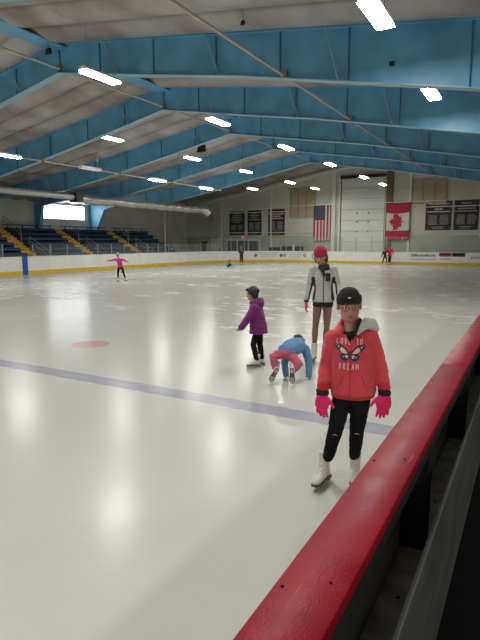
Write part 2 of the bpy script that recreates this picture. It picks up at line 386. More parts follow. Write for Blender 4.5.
# ------------------------------------------------------------------ roof beams
def beam_bottom(x):
    P = [(-31, 2.6), (-30.2, 2.9), (-29.3, 4.28), (-28, 4.56), (-22, 4.62), (-19.2, 5.27), (-15.2, 6.04), (XM, 6.62), (-9.1, 6.09), (-6.35, 5.66), (-1.1, 4.66), (4.6, 3.7), (5.5, 2.6), (6.4, 2.5)]
    for (a, za), (b, zb) in zip(P, P[1:]):
        if a <= x <= b: return za + (zb - za) * (x - a) / (b - a)
    return 4
def flange_top(x): return roof(x) - .09
beam_names = [(1.6, 'overhead'), (6.45, 'first')]
def make_beam(Y, label, narrow=False):
    t = thing('roof_beam', label, 'roof beam', (XM, Y, 0), 0, 'blue roof beams spanning the rink')
    xs = [-30.2 if narrow else -29.3, -28, -23, -19.2, -15.2, XM, -9.1, -6.35, -1.1, 4.6]
    mb = MB(); top = [(x - XM, -.008, flange_top(x)) for x in xs]; bot = [(x - XM, -.008, max(beam_bottom(x), 4.28) if x < 0 else beam_bottom(x)) for x in xs]
    for i in range(len(xs) - 1): mb.prism([bot[i], bot[i + 1], top[i + 1], top[i]], (0, .016, 0))
    mb.build('web', 'blue', t)
    for nm, pts, th in (('bottom_flange', bot, -.022), ('top_flange', top, .022)):
        mb = MB()
        for i in range(len(xs) - 1):
            a, b = V(pts[i]), V(pts[i + 1])
            mb.prism([(a.x, -.12, a.z), (b.x, -.12, b.z), (b.x, .12, b.z), (a.x, .12, a.z)], (0, 0, th))
        mb.build(nm, 'bluelt' if nm[0] == 'b' else 'blue', t)
    for x in (-27.6, -25.2, -22.9, -20.6, -18.4, -16.2, -14.2, -12.3, -10.75, -8.9, -7.0, -5.3, -3.7, -1.3, 1.2, 3.5):
        B((x - XM - .01, -.05, beam_bottom(x) + .005), (x - XM + .01, .05, flange_top(x) - .005)).build('web_stiffener', 'bluedk', t)
    for x in (-24, -19.5, -16.9, -14.0, -10.1, -6.9, -3.9, -.3):
        MB().tube([(x - XM - .25, -.3, flange_top(x) + .02), (x - XM, -.1, beam_bottom(x) + .02)], .022, 6).build('flange_brace', 'bluelt', t)
    for side, xb, xo in ((-1, -30.5 if narrow else -30.1, -30.95), (1, 5.5, 6.35)):
        a = (-30.2 if narrow else -29.3) if side < 0 else 4.6
        zt = flange_top(xo) - .02
        P = [(xo - XM, -.008, .01), (xb - XM + side * .25, -.008, .01), (xb - XM, -.008, 2.9), (a - XM, -.008, 4.28 if side < 0 else beam_bottom(a)), (a - XM, -.008, flange_top(a)), (xo - XM, -.008, zt)]
        MB().prism(P, (0, .016, 0)).build('column_web', 'blue', t)
        mb = MB(); Q = [(V(p)) for p in P]
        for i, j in ((1, 2), (2, 3), (0, 5)):
            d = (Q[j] - Q[i]).normalized(); n = V((-d.z, 0, d.x)) * .02
            mb.prism([Q[i] + V((0, -.12, 0)), Q[j] + V((0, -.12, 0)), Q[j] + V((0, .14, 0)), Q[i] + V((0, .14, 0))], n)
        mb.build('column_flange', 'blue', t)
    return t
BL = {11.3: 'deep blue roof beam crossing the top of the view, the first seen whole',
      16.15: 'blue roof beam, the second from the camera end of the rink',
      21.0: 'blue roof beam over the black duct blower, middle one of the five',
      25.5: 'blue roof beam whose column stands just before the bright side window',
      30.7: 'blue roof beam nearest the end wall, its flared column beside the window',
      6.45: 'blue roof beam above the girl in the coral hoodie'}
for Y, l in BL.items(): make_beam(Y, l, Y == 25.5)

# ------------------------------------------------------------------ pipes and cable
def pipe(label, x, z, y0, y1, clamps, side_bracket):
    t = thing('conduit_pipe', label, 'pipe', (x, y0, z))
    MB().tube([(0, 0, 0), (0, y1 - y0, 0)], .032, 10).build('tube', 'pipe', t, smooth='auto')
    for y in clamps:
        MB().box((-.06, y - y0 - .1, -.05), (.09, y - y0 - .03, .09)).build('bracket', 'rail', t)
BY = [6.45, 11.3, 16.15, 21.0, 25.5, 30.7]
pipe('beige conduit pipe running under the beams above the coral hoodie girl', -5.2, 5.50, 0, 33, BY, 1)
pipe('beige conduit pipe running along the roof ridge', -12.3, 6.72, 3, 31, BY, 1)
pipe('beige conduit pipe under the beams on the bleacher side of the ridge', -18.9, 5.26, 3, 31, BY, 1)
t = thing('net_cable', 'thin pale cable strung across before the end wall banners', 'cable', (-29, 42.9, 4.4))
MB().tube([(0, 0, -.1), (10, -.3, .5), (34, -.3, .52)], .018, 6).build('wire', 'white', t)
# ------------------------------------------------------------------ duct
t = thing('air_duct', 'long pale air duct hanging above the side boards', 'duct', (-22.2, 8, 4.22))
MB().tube([(0, 0, .0), (0, 12.85, .0)], .17, 20).build('metal_duct', 'galv', t, smooth='auto')
mb = MB()
pts = []; rr = []
for k in range(70):
    y = 13.3 + k * .175; pts.append((0, y, -.04 - .05 * abs(math.sin(k * .19)))); rr.append(.24 + .03 * math.sin(k * 1.1) + .02 * math.sin(k * 2.7) if k > 2 else .17 + .03 * k)
mb.tube(pts, rr, 20); mb.build('foil_duct', 'foil', t, smooth=True)
MB().tube([(0, 25.4, -.05), (.1, 25.9, -.1), (.25, 26.1, -.35)], [.24, .3, .3], 18).build('duct_end', 'galv', t, smooth='auto')
MB().box((-.27, 12.8, -.26), (.27, 13.3, .24), bevel=.02).build('blower_box', 'black', t)
for y in (1, 4, 7, 10, 12.9, 15, 18, 21, 24): MB().tube([(0, y, .15), (0, y, roof(-22.2) - 4.22 - .05)], .008, 5).build('hanger_wire', 'galv', t)

# ------------------------------------------------------------------ ceiling lights
def make_light():
    t = thing('ceiling_light', 'x', 'ceiling light')
    # long axis along Y, bottom at z=0
    mb = MB(); mb.prism([(-.145, -.61, .0), (.145, -.61, .0), (.09, -.61, .08), (-.09, -.61, .08)], (0, 1.22, 0)); mb.build('housing', 'white', t)
    MB().box((-.135, -.6, -.03), (.135, .6, -.002), bevel=.01).build('diffuser', 'lamp', t)
    return t
L0 = make_light()
rows = [
 (-2.45, 5.4, [8.8, 13.9], 'over the ice beside the red rail'),
 (-9.9, 5.95, [10.38, 16.07, 21.82, 27.6, 34.0, 38.8], 'in the row beside the roof ridge'),
 (-15.6, 6.05, [16.84, 22.78, 28.49, 35.1, 40.0], 'in the middle row'),
 (-18.0, 5.1, [13.6, 18.0, 22.9, 27.7], 'in the row by the air duct'),
 (-17.53, 5.5, [32.97], ''),
 (-2.67, 5.72, [-6, -1, 4.2], 'b'), (-9.9, 5.95, [-6, -1, 4.7], 'b'), (-15.6, 6.05, [-6, 0, 5.5], 'b'), (-20.2, 5.5, [-2, 4], 'b'), (3.2, 4.4, [1.5, 9], 'b')]  # 'b' rows: unseen fixtures added to light the hall and the near boards
ordn = ['first', 'second', 'third', 'fourth', 'fifth', 'sixth']
for X, Z, ys, lab in rows:
    for i, Y in enumerate(ys):
        o = copy_tree(L0)
        o.location = (X, Y, Z)
        if lab == 'b': l = 'unseen white fluorescent ceiling light added behind or above the camera'
        elif lab == '': l = 'lone white fluorescent ceiling light shining low before the end wall'
        else: l = 'ceiling light %s, %s from camera' % (lab, ordn[i])
        tag(o, l, 'ceiling light', 'fluorescent lights hanging from the roof')
        if lab == 'b' : o['group'] = 'unseen lights added behind the camera'
        rf = roof if Y < YS else roof2
        h = rf(X) - Z - .02
        for yy in (-.45, .45): MB().tube([(0, yy, .075), (0, yy, h)], .006, 5).build('hanger_wire', 'galv', o)
        ld = bpy.data.lights.new('tube_lamp', 'AREA'); ld.shape = 'RECTANGLE'; ld.size = .3; ld.size_y = 1.2; ld.color = (1, .965, .90)
        ld.energy = LAMP_POWER * (.25 if (X == -18.0 and i == 1) else 1)
        if X == -18.0 and i == 1:      # a tube that has almost failed
            for ch in o.children:
                if ch.name.startswith('diffuser'): ch.data = ch.data.copy(); ch.data.materials[0] = M_['dimlamp']
            ld.energy = .3
        lo = bpy.data.objects.new('tube_lamp', ld); C.objects.link(lo); lo.parent = o; lo.location = (0, 0, -.05)
        lo.visible_camera = True

for ch in list(L0.children): bpy.data.objects.remove(ch)
bpy.data.objects.remove(L0)
# small dark things under the roof
def speaker(label, loc, s):
    t = thing('hanging_speaker', label, 'speaker', loc)
    mb = MB(); mb.prism([(-s, -s * .7, -s), (s, -s * .7, -s * .8), (s * .8, -s * .5, s), (-s * .7, -s * .5, s * .8)], (0, s * 1.2, 0)); mb.build('cabinet', 'black', t)
    rf = roof(loc[0]) - loc[2] - .05
    MB().tube([(0, 0, s * .5), (0, 0, rf)], .012, 6).build('drop_rod', 'galv', t)
    return t
speaker('small black speaker hung by the ridge at the first beam', (-12.1, 10.7, 7.0), .08)
speaker('black speaker hung between the roof beams over centre ice', (-15, 22.7, 6.45), .20)
speaker('tiny black camera hung in the bay before the nearest beam', (-5.5, 9.9, 6.2), .045)
tag(B((-2.83, 11.18, 5.32), (-2.73, 11.26, 5.40), bevel=.01).build('sensor_box', 'black'), 'tiny black sensor stuck on the first blue beam web', 'sensor')

# ------------------------------------------------------------------ far wall signs
def rect_banner(label, x0, x1, z0, z1, border, seed, hdr):
    t = thing('wall_banner', label, 'banner', ((x0 + x1) / 2, W - .03, z0), 0, 'team banners on the end wall')
    w = x1 - x0; h = z1 - z0; R = random.Random(seed)
    B((-w / 2, -.02, 0), (w / 2, .02, h)).build('cloth', border, t)
    B((-w / 2 + .06, -.026, .07), (w / 2 - .06, -.019, h - .06)).build('field', 'banner', t)
    mb = MB(); mb.mi = 0
    for k, (ww) in enumerate(hdr):
        z = h - .25 - k * .2; x = -ww * w / 2
        while x < ww * w / 2:
            l = R.uniform(.05, .13); mb.box((x, -.034, z - .055), (min(x + l, ww * w / 2), -.027, z + .045)); x += l + .03
    mb.build('heading_text', 'bantext' if border == 'banner' else 'printwhite', t)
    mb = MB()
    z = h - .35 - .2 * len(hdr)
    while z > .42:
        for cx in (-w * .22, w * .22):
            l = w * .17; x = cx - l * R.uniform(.8, 1)
            while x < cx + l * R.uniform(.7, 1):
                q = R.uniform(.05, .11); mb.box((x, -.034, z - .022), (x + q, -.027, z + .022)); x += q + .025
        z -= .085
    mb.build('name_list', 'bantext', t)
    mb = MB()
    for k in range(2): mb.box((-w * .25 + .1 * k, -.034, .26 - k * .1), (w * .25 - .1 * k, -.027, .30 - k * .1))
    mb.build('footer_text', 'bantext', t)
rect_banner('black name-list banner nearest the corner column of the end wall', -25.89, -24.22, 2.44, 4.72, 'banner', 1, (.35, .6, .6, .8, .5))
rect_banner('black name-list banner between a black one and a maroon-edged one', -23.88, -22.42, 2.43, 4.72, 'banner', 2, (.35, .7, .5, .8))
rect_banner('maroon-edged black banner next to the tan panel and striped flag', -21.71, -20.02, 2.4, 4.78, 'brown_red', 3, (.8, .9, .5, .8))
rect_banner('maroon-edged black name banner beside the maple leaf flag', -7.72, -5.76, 2.68, 5.0, 'brown_red', 4, (.8, .5, .3, .85))
rect_banner('black name banner with reddish heading near the edge of the view', -5.6, -3.83, 2.68, 5.0, 'banner', 5, (.4, .7, .7, .9))
rect_banner('dark banner cut off by the edge of the view', -3.65, -2.0, 3.0, 4.7, 'banner', 6, (.4, .7))
tag(MB().box((-3.68, W - .1, 2.1), (-3.0, W - .05, 2.95)).build('wall_sign', 'white'), 'small white sign under the cut-off dark banner', 'sign')

def panel3(label, x0, x1, z0, z1):
    t = thing('shutter_panel', label, 'shutter', (x0, W - .06, z0)); n = 3; w = (x1 - x0) / n
    for k in range(n): B((k * w + .02, -.04, 0), ((k + 1) * w - .02, .02, z1 - z0), bevel=.01).build('panel', 'tan', t)
    MB().box((0, -.06, -.06), (x1 - x0, .05, 0)).box((0, -.06, z1 - z0), (x1 - x0, .05, z1 - z0 + .06)).box((-.03, -.06, -.06), (.01, .05, z1 - z0 + .06)).box((x1 - x0 - .01, -.06, -.06), (x1 - x0 + .03, .05, z1 - z0 + .06)).build('frame', 'tan', t)
panel3('tall tan shutter panel above the striped flag', -19.47, -17.07, 4.0, 6.5)
panel3('wide tan shutter panel above the name banners by the maple leaf flag', -8.8, -6.22, 4.85, 6.65)
t = thing('wall_vent', 'small dark louvred vent high by the corner of the end wall', 'vent', (-28.3, W - .03, 3.72))
for k in range(6): B((.03, -.05, .05 + k * .14), (.57, -.01, .15 + k * .14)).build('slat', 'walldk', t)
MB().box((0, -.06, 0), (.6, 0, .04)).box((0, -.06, .87), (.6, 0, .9)).box((0, -.06, .04), (.03, 0, .87)).box((.57, -.06, .04), (.6, 0, .87)).build('frame', 'tan', t)
# exit sign
t = thing('exit_sign', 'small red exit sign over the dark windows', 'exit sign', (-24.3, W - .12, 2.06))
B((-.2, -.03, 0), (.2, .05, .24), bevel=.01).build('housing', 'white', t)
def text_mesh(name, body, size, m, parent, loc, rot=(PI / 2, 0, 0), ext=.003, align='CENTER'):
    cu = bpy.data.curves.new('t', 'FONT'); cu.body = body; cu.size = size; cu.extrude = ext; cu.align_x = align; cu.align_y = 'CENTER'; cu.resolution_u = 2
    to = bpy.data.objects.new('t', cu); C.objects.link(to)
    me = bpy.data.meshes.new_from_object(to.evaluated_get(bpy.context.evaluated_depsgraph_get())); me.name = name
    bpy.data.objects.remove(to); bpy.data.curves.remove(cu)
    me.materials.clear(); me.materials.append(M_[m])
    o = bpy.data.objects.new(name, me); C.objects.link(o); o.parent = parent; o.location = loc; o.rotation_euler = rot; return o
text_mesh('lettering', 'EXIT', .17, 'redlit', t, (0, -.035, .12))

# flags (hanging, with soft folds)
def cloth_grid(name, x0, x1, z0, z1, m, parent, nx=10, nz=24, amp=.03, y=0, sag=None):
    mb = MB(); bm = mb.bm; A = []; Bk = []
    for j in range(nz + 1):
        ra = []; rb = []
        for i in range(nx + 1):
            x = x0 + (x1 - x0) * i / nx; z = z0 + (z1 - z0) * j / nz
            yy = y - amp * (1 + math.sin(x * 7 + z * .8)) ; zz = z + (sag(x, z) if sag else 0)
            ra.append(bm.verts.new((x, yy, zz))); rb.append(bm.verts.new((x, yy + .012, zz)))
        A.append(ra); Bk.append(rb)
    for j in range(nz):
        for i in range(nx):
            mb.face([A[j][i], A[j][i + 1], A[j + 1][i + 1], A[j + 1][i]]); mb.face([Bk[j][i], Bk[j + 1][i], Bk[j + 1][i + 1], Bk[j][i + 1]])
    for j in range(nz):
        mb.face([A[j][0], A[j + 1][0], Bk[j + 1][0], Bk[j][0]]); mb.face([A[j][nx], Bk[j][nx], Bk[j + 1][nx], A[j + 1][nx]])
    for i in range(nx):
        mb.face([A[0][i], Bk[0][i], Bk[0][i + 1], A[0][i + 1]]); mb.face([A[nz][i], A[nz][i + 1], Bk[nz][i + 1], Bk[nz][i]])
    return mb.build(name, m, parent, smooth=True)
t = thing('striped_flag', 'red and white striped flag with starred navy corner hung upright', 'flag', (-17.16, W - .12, 1.85), 0, 'national flags')
fw, fh = 1.95, 3.1; cw = .98; ch = 1.25
sagf = lambda x, z: .22 * max(0, (x / fw - .45)) ** 1.3 * (1 - z / fh)
for k in range(13):
    a, b = fw * k / 13, fw * (k + 1) / 13
    cloth_grid('stripe', a, b, 0, (fh - ch) if b < cw + .08 else fh, 'flagred' if k % 2 == 0 else 'flagwhite', t, 2, 16, .03, sag=sagf)
cloth_grid('canton', 0, fw * 7 / 13, fh - ch, fh, 'navy', t, 8, 8, .03, y=-.004)
mb = MB()
for j in range(9):
    for i in range(6 if j % 2 == 0 else 5):
        cx = .09 + (i + (.5 if j % 2 else 0)) * .165; cz = fh - ch + .1 + j * .132; yy = -.004 - .03 * (1 + math.sin(cx * 7 + cz * .8)) - .006
        mb.prism([(cx + (.032 if k % 2 == 0 else .013) * math.sin(k * PI / 5), yy, cz + (.032 if k % 2 == 0 else .013) * math.cos(k * PI / 5)) for k in range(10)], (0, .004, 0))
mb.build('stars', 'flagwhite', t)
t = thing('maple_leaf_flag', 'red and white flag with red maple leaf hung upright by door', 'flag', (-10.73, W - .30, 1.95), 0, 'national flags')
fw, fh = 1.86, 3.0
sg = lambda x, z: -.1 * math.sin(PI * x / fw) * (1 if z > 1.5 else .3)
cloth_grid('lower_band', 0, fw, 0, .74, 'flagred', t, 12, 8, .03, sag=sg)
cloth_grid('white_field', 0, fw, .74, 2.22, 'flagwhite', t, 12, 12, .03, sag=sg)
cloth_grid('upper_band', 0, fw, 2.22, fh, 'flagred', t, 12, 8, .03, sag=sg)
leaf = [(0, -.5), (.03, -.22), (.30, -.27), (.26, -.17), (.52, .06), (.45, .10), (.49, .27), (.33, .24), (.28, .31), (.14, .17), (.20, .42), (.11, .38), (0, .56)]
leaf = leaf + [(-x, z) for x, z in leaf[::-1][1:-1]]
lp = [(fw * .48 - z * 1.25, -.075, 1.46 + x * 1.35) for x, z in leaf]    # tip points to the side
MB().prism(lp, (0, .01, 0)).build('maple_leaf', 'flagred', t)
MB().tube([(0, .0, 3.02), (fw, 0, 3.02)], .02, 8).build('hanging_rod', 'galv', t)
for x in (.05, fw - .05): MB().tube([(x, 0, 3.02), (x, .32, 3.02)], .015, 6).build('rod_bracket', 'galv', t)

# ------------------------------------------------------------------ rink boards
def arc(cx, cy, r, a0, a1, n=44): return [(cx + r * math.cos(math.radians(a0 + (a1 - a0) * k / n)), cy + r * math.sin(math.radians(a0 + (a1 - a0) * k / n))) for k in range(n + 1)]
R_ = 7.5
path = [(-24.2, -14), (-24.2, 18.85)]
main = [(-24.2, 19.2), (-24.2, 42.5 - R_)] + arc(-24.2 + R_, 42.5 - R_, R_, 180, 90)[1:] + [(-3.2, 42.5)] + arc(-3.2, 42.5 - 2.76, 2.76, 90, 0)[1:] + [(-.44, 26)]
def strip(mb, pts, t0, t1, z0, z1):        # wall strip along path; t = outward offset (left of travel)
    n = len(pts); P = [V((*p, 0)) for p in pts]; nn = []
    for i in range(n):
        d = (P[min(i + 1, n - 1)] - P[max(i - 1, 0)]).normalized(); nn.append(V((-d.y, d.x, 0)))
    for i in range(n - 1):
        a, b = P[i], P[i + 1]; q = [a + nn[i] * t0, b + nn[i + 1] * t0, b + nn[i + 1] * t1, a + nn[i] * t1]
        mb.prism([(p.x, p.y, z0) for p in q], (0, 0, z1 - z0))
def boards(label, pts, post_step, gh, skip=()):
    t = thing('dasher_boards', label, 'rink boards')
    mb = MB(); strip(mb, pts, 0, .10, 0, .97); mb.build('board_panel', 'board', t, smooth='auto')
    mb = MB(); strip(mb, pts, -.012, 0, 0.0, .21); mb.build('kick_plate', 'yellow', t, smooth='auto')
    mb = MB(); strip(mb, pts, -.015, .12, .97, 1.0); mb.build('cap_rail', 'trim', t, smooth='auto')
    # glass and posts
    P = [V((*p, 0)) for p in pts]; gl = thing
    L = 0; acc = .4; k = 0; posts = []
    for a, b in zip(P, P[1:]):
        d = b - a; l = d.length
        while acc < L + l:
            q = a + d * ((acc - L) / l); n = V((-d.y, d.x, 0)).normalized(); posts.append((q, n, d.normalized())); acc += post_step
        L += l
    for q, n, d in posts:
        h = gh(q)
        if q.y < 0 or h <= 0: continue
        m = Matrix.Translation(q + n * .05) @ Matrix(((d.x, n.x, 0), (d.y, n.y, 0), (0, 0, 1))).to_4x4()
        MB().box((-.022, -.03, 1.0), (.022, .03, 1.0 + h), mtx=m).build('glass_post', 'galv', t)
    for (q, n, d), (q2, n2, d2) in zip(posts, posts[1:]):
        h = min(gh(q), gh(q2))
        if q.y < 0 or h <= 0: continue
        a = q + n * .045 + d * .025; b = q2 + n2 * .045 - d2 * .025; th = n * .012
        o = MB().prism([(a.x, a.y, 1.005), (b.x, b.y, 1.005), (b.x + th.x, b.y + th.y, 1.005), (a.x + th.x, a.y + th.y, 1.005)], (0, 0, h - .01)).build('glass_pane', glass, t)
    return t
glass = bpy.data.materials.new('rink_glass'); glass.use_nodes = True
nt = glass.node_tree; pb = nt.nodes['Principled BSDF']; pb.inputs['Base Color'].default_value = (.75, .85, .82, 1); pb.inputs['Roughness'].default_value = .08
pb.inputs['Alpha'].default_value = .045
boards('white rink boards with yellow kick strip along the bleachers, before the blue mark', path, 1.16, lambda q: .64)
far_boards = boards('white rink boards with yellow kick strip curving round the far end', main, 1.16 * 1.07, lambda q: .64 if q.x < -23.9 else (1.2 if q.y > 36 else 0))
tag(MB().box((-24.31, 18.852, 0), (-24.185, 19.198, 1.0)).build('blue_line_board', mat('board_blue', (.02, .10, .42), .35)), 'blue upright mark on the white side boards', 'board')
tag(MB().box((-25.3 + 1.36, 38.9, 0), (-25.2 + 1.36, 39.0, 1.25)).build('gate_post', 'flagred'), 'thin red post at the corner of the boards behind the child in teal', 'post')

def advert(label, x0, x1, z0, z1, items, bg='board'):
    # x0, x1 count along the face of the boards; below -16.7 the boards curve
    cx = (x0 + x1) / 2; w = x1 - x0; h = z1 - z0
    def at(s):
        if s > -16.7: return V((s, 42.5, 0)), V((0, 1, 0))
        a = PI / 2 + (-16.7 - s) / R_; return V((-24.2 + R_ + R_ * math.cos(a), 42.5 - R_ + R_ * math.sin(a), 0)), V((math.cos(a), math.sin(a), 0))
    o0 = at(cx)[0]
    mid = cx
    def bend(mb):
        for v in mb.bm.verts:
            p, n = at(mid + v.co.x); p = p + n * (v.co.y * 1 - .004) - o0; v.co = V((p.x, p.y, v.co.z))
        return mb
    sh = MB(); ns = max(1, int(w / .25))
    for k in range(ns): sh.box((-w / 2 + w * k / ns, -.006, 0), (-w / 2 + w * (k + 1) / ns, .003, h))
    bend(sh); bmesh.ops.remove_doubles(sh.bm, verts=sh.bm.verts, dist=.0005); t = sh.build('advertisement', bg, far_boards, loc=(o0.x, o0.y, z0)); t['label'] = label
    for k, (nm, m, shapes) in enumerate(items):
        mb = MB()
        for s in shapes:
            if s[0] == 'c':
                _, cx, cz, r0, r1 = s
                if r0 == 0: mb.prism([(cx + r1 * math.cos(a * PI / 8), -.012, cz + r1 * math.sin(a * PI / 8)) for a in range(16)], (0, .005, 0))
                else:
                    for a in range(16):
                        p = [(cx + r * math.cos(q * PI / 8), -.012, cz + r * math.sin(q * PI / 8)) for r, q in ((r0, a), (r1, a), (r1, a + 1), (r0, a + 1))]
                        mb.prism(p, (0, .005, 0))
            elif s[0] == 'b': mb.box((s[1], -.012, s[2]), (s[3], -.007, s[4]))
            elif s[0] == 't':
                _, xa, xb, z, hh, seed = s; R = random.Random(seed); x = xa
                while x < xb:
                    l = hh * R.uniform(.35, .8); up = R.choice((0, 0, .35)) * hh
                    mb.prism([(x, -.012, z), (x + l, -.012, z), (x + l + hh * .2, -.012, z + hh + up), (x + hh * .25, -.012, z + hh * .8 + up)], (0, .005, 0)); x += l + hh * .22
        bend(mb); mb.build(nm, m, t)
advert('white advert with two dark round logos on the end boards', -22.0, -19.4, .28, .92, [('logo', 'adtext', [('c', -1.05, .33, 0, .13), ('c', 1.2, .33, 0, .14)]), ('small_text', 'adgrey', [('t', -.6, .8, .36, .07, 1), ('t', -.6, .8, .2, .06, 2), ('t', -1.2, 1.2, .54, .05, 11)])])
advert('white advert with two ring logos on the end boards', -19.3, -17.2, .28, .92, [('logo', 'adtext', [('c', -.95, .33, .06, .13), ('c', .85, .33, .06, .13)]), ('small_text', 'adgrey', [('t', -.5, .5, .36, .07, 3), ('t', -.6, .5, .2, .06, 4), ('t', -1.2, 1.1, .54, .05, 12)])])
advert('round blue and white emblem on the boards behind the raspberry beanie', -16.9, -15.9, .2, .95, [('ring', 'printblue', [('c', 0, .38, .26, .33)]), ('letter_mark', 'adtext', [('b', -.12, .28, -.05, .5), ('b', -.12, .42, .14, .5), ('b', .05, .24, .12, .5)])])
advert('white advert with dark slanted script beneath the black name banners', -8.62, -6.37, .28, .97, [('script', 'adtext', [('t', -.9, .85, .38, .15, 5)]), ('small_text', 'adgrey', [('t', -.95, .95, .12, .07, 6)])], 'white')
advert('dark maroon and black logo block on the end boards', -6.3, -4.44, .3, .97, [('maroon_block', 'brown_red', [('b', -.92, .38, -.05, .66)]), ('black_block', 'banner', [('b', 0, .38, .92, .66)]), ('white_mark', 'printwhite', [('t', -.8, -.2, .47, .07, 7), ('c', .25, .52, .05, .1), ('c', .6, .52, .05, .1)]), ('small_text', 'adgrey', [('t', -.85, -.1, .15, .08, 8)])])
advert('white advert with slanted grey script at the edge of the view', -4.3, -2.3, .28, .92, [('script', 'adgrey', [('t', -.75, .8, .25, .2, 9)])], 'white')
# far side lumber behind the boards
for (x0, x1, zt, l) in ((-21.3, -20.2, 1.32, 'short black padded bench top showing over the end boards'), (-20.0, -17.9, 1.42, 'long black padded bench back showing over the end boards')):
    t = thing('padded_bench', l, 'bench', ((x0 + x1) / 2, 43.35, -.02)); w = x1 - x0
    B((-w / 2, -.05, .8), (w / 2, .1, zt), bevel=.04).build('backrest', 'black', t); B((-w / 2, -.35, .42), (w / 2, .02, .5), bevel=.02).build('seat', 'black', t)
    for x in (-w / 2 + .1, w / 2 - .15): B((x, -.3, 0), (x + .05, -.25, .42)).build('leg', 'galv', t); B((x, .0, 0), (x + .05, .06, .8)).build('leg', 'galv', t)
tag(MB().tube([(-18.6, 42.78, -.02), (-18.6, 42.78, 1.35), (-18.6, 42.78, 1.4), (-18.6, 42.78, 1.62)], [.09, .09, .04, .03], 10).build('water_cooler', 'white', smooth='auto'), 'white narrow dispenser standing before the padded benches', 'dispenser')
t = thing('net_pole', 'tall pale net pole standing behind the boards by the bleacher end', 'pole', (-24.7, 32.2, -.02))
MB().tube([(0, 0, 0), (0, 0, 4.0)], .04, 8).build('pole', 'galv', t); 
B((-.1, -.1, 0), (.1, .1, .02)).build('base_plate', 'galv', t)

# ------------------------------------------------------------------ bleachers
XB0, TR, RI, NR = -25.1, .58, .31, 8
stairs = [21.3, 26.0, 31.1]; sw = .45
secs = [(8, stairs[0] - sw, 'blue bleacher rows before the first yellow stair'), (stairs[0] + sw, stairs[1] - sw, 'blue bleacher rows between the first and second yellow stairs'),
        (stairs[1] + sw, stairs[2] - sw, 'blue bleacher rows between the second and third yellow stairs'), (stairs[2] + sw, 35.6, 'blue bleacher rows beyond the last yellow stair')]
for a, b, l in secs:
    t = thing('bleacher', l, 'bleacher', (XB0, (a + b) / 2, -.02), 0, 'blue bleacher sections'); h = (b - a) / 2
    mb = MB()
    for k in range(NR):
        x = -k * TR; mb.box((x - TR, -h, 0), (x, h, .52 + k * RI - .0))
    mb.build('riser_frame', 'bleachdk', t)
    for k in range(NR):
        x = -k * TR; B((x - .50, -h + .02, .52 + k * RI + .18), (x - .18, h - .02, .52 + k * RI + .24), bevel=.012).build('seat_plank', 'bleach', t)
        MB().box((x - .05, -h + .01, .52 + k * RI), (x, h - .01, .52 + k * RI + .02)).build('tread_edge', 'bleach', t)
        mb = MB(); y = -h + .3
        while y < h: mb.box((x - .38, y, .52 + k * RI), (x - .32, y + .05, .52 + k * RI + .18)); y += 1.1
        o_ = mb.build('seat_bracket', 'bleachdk', t); o_['kind'] = 'stuff'
for i, (y, l) in enumerate(zip(stairs, ('yellow bleacher stair beside the blue mark on the boards', 'yellow bleacher stair under the bright side window', 'yellow bleacher stair beyond the side window'))):
    t = thing('bleacher_stair', l, 'stairs', (XB0, y, -.02), 0, 'yellow bleacher stairs')
    for k in range(NR):
        x = -k * TR
        for q in (0, 1):
            B((x - TR * (q + 1) / 2, -sw + .02, (0 if k == 0 and q == 0 else .2)), (x - TR * q / 2 + (.0), sw - .02, .52 + k * RI - .31 + (q + 1) * RI / 2 - .02)).build('riser', 'ystep', t)
            B((x - TR * (q + 1) / 2 - .02, -sw + .02, .52 + k * RI - .31 + (q + 1) * RI / 2 - .1), (x - TR * q / 2 + .01, sw - .02, .52 + k * RI - .31 + (q + 1) * RI / 2), bevel=.008).build('step', 'ystep', t)
    for (k0, k1) in ((.3, 3.2), (4.5, 7.4)):
        yy = sw - .12
        P0 = V((-k0 * TR, yy, .3 + k0 * RI)); P1 = V((-k1 * TR, yy, .3 + k1 * RI)); up = V((0, 0, .85)); up2 = V((0, 0, .6))
        rl = MB().tube([P0, P0 + up, P1 + up, P1], .022, 7).tube([P0 + up2, P1 + up2], .018, 6).build('handrail', 'rail', t)

# ------------------------------------------------------------------ near dasher board
t = thing('dasher_boards', 'near rink boards with worn glossy red cap rail beside the camera', 'rink boards', (-.44, 0, 0))
B((0, -6, .02), (.015, 24, 1.03)).build('board_panel', 'board', t)
B((-.012, -6, 0), (0, 24, .2)).build('kick_plate', 'yellow', t)
seams = [-6, .2, 3.2, 5.65, 8.1, 10.6, 13.1, 15.6, 18, 21, 24]
for a, b in zip(seams, seams[1:]): B((.014, a + .002, 1.03), (.160, b - .002, 1.07), bevel=.010).build('cap_rail', 'capred', t, smooth='auto')
for y in (.35, .9, 1.62, 2.2, 2.75, 3.3, 4.0, 4.8, 5.8): 
    for x, dy in ((.035, 0), (.12, .06)):
        MB().tube([(x, y + dy, 1.0692), (x, y + dy, 1.0712)], .0045, 8).build('screw', 'rubber', t)
for k, y in enumerate((-.4, .75, 2.2, 3.66, 5.6, 7.1, 8.6, 10.1, 11.6, 13.1)):
    B((.015, y, .45), (.12, y + .10, 1.03)).build('frame_post', 'postdk', t)
B((.02, -6, .40), (.15, 24, .45), bevel=.006).build('ledge', 'ledge', t)
B((.03, -6, .93), (.135, 24, 1.028)).build('top_rail', 'postdk', t)
B((.225, -6, .38), (.24, 24, .90), bevel=.004).build('back_panel', 'backpan', t)
for k in range(9):
    MB().tube([(.09, 1.0 + k * .42, .449), (.09, 1.0 + k * .42, .4525)], .007, 8).build('ledge_screw', 'rubber', t)
B((.02, -6, .002), (.13, 24, .1)).build('sill', 'postdk', t)

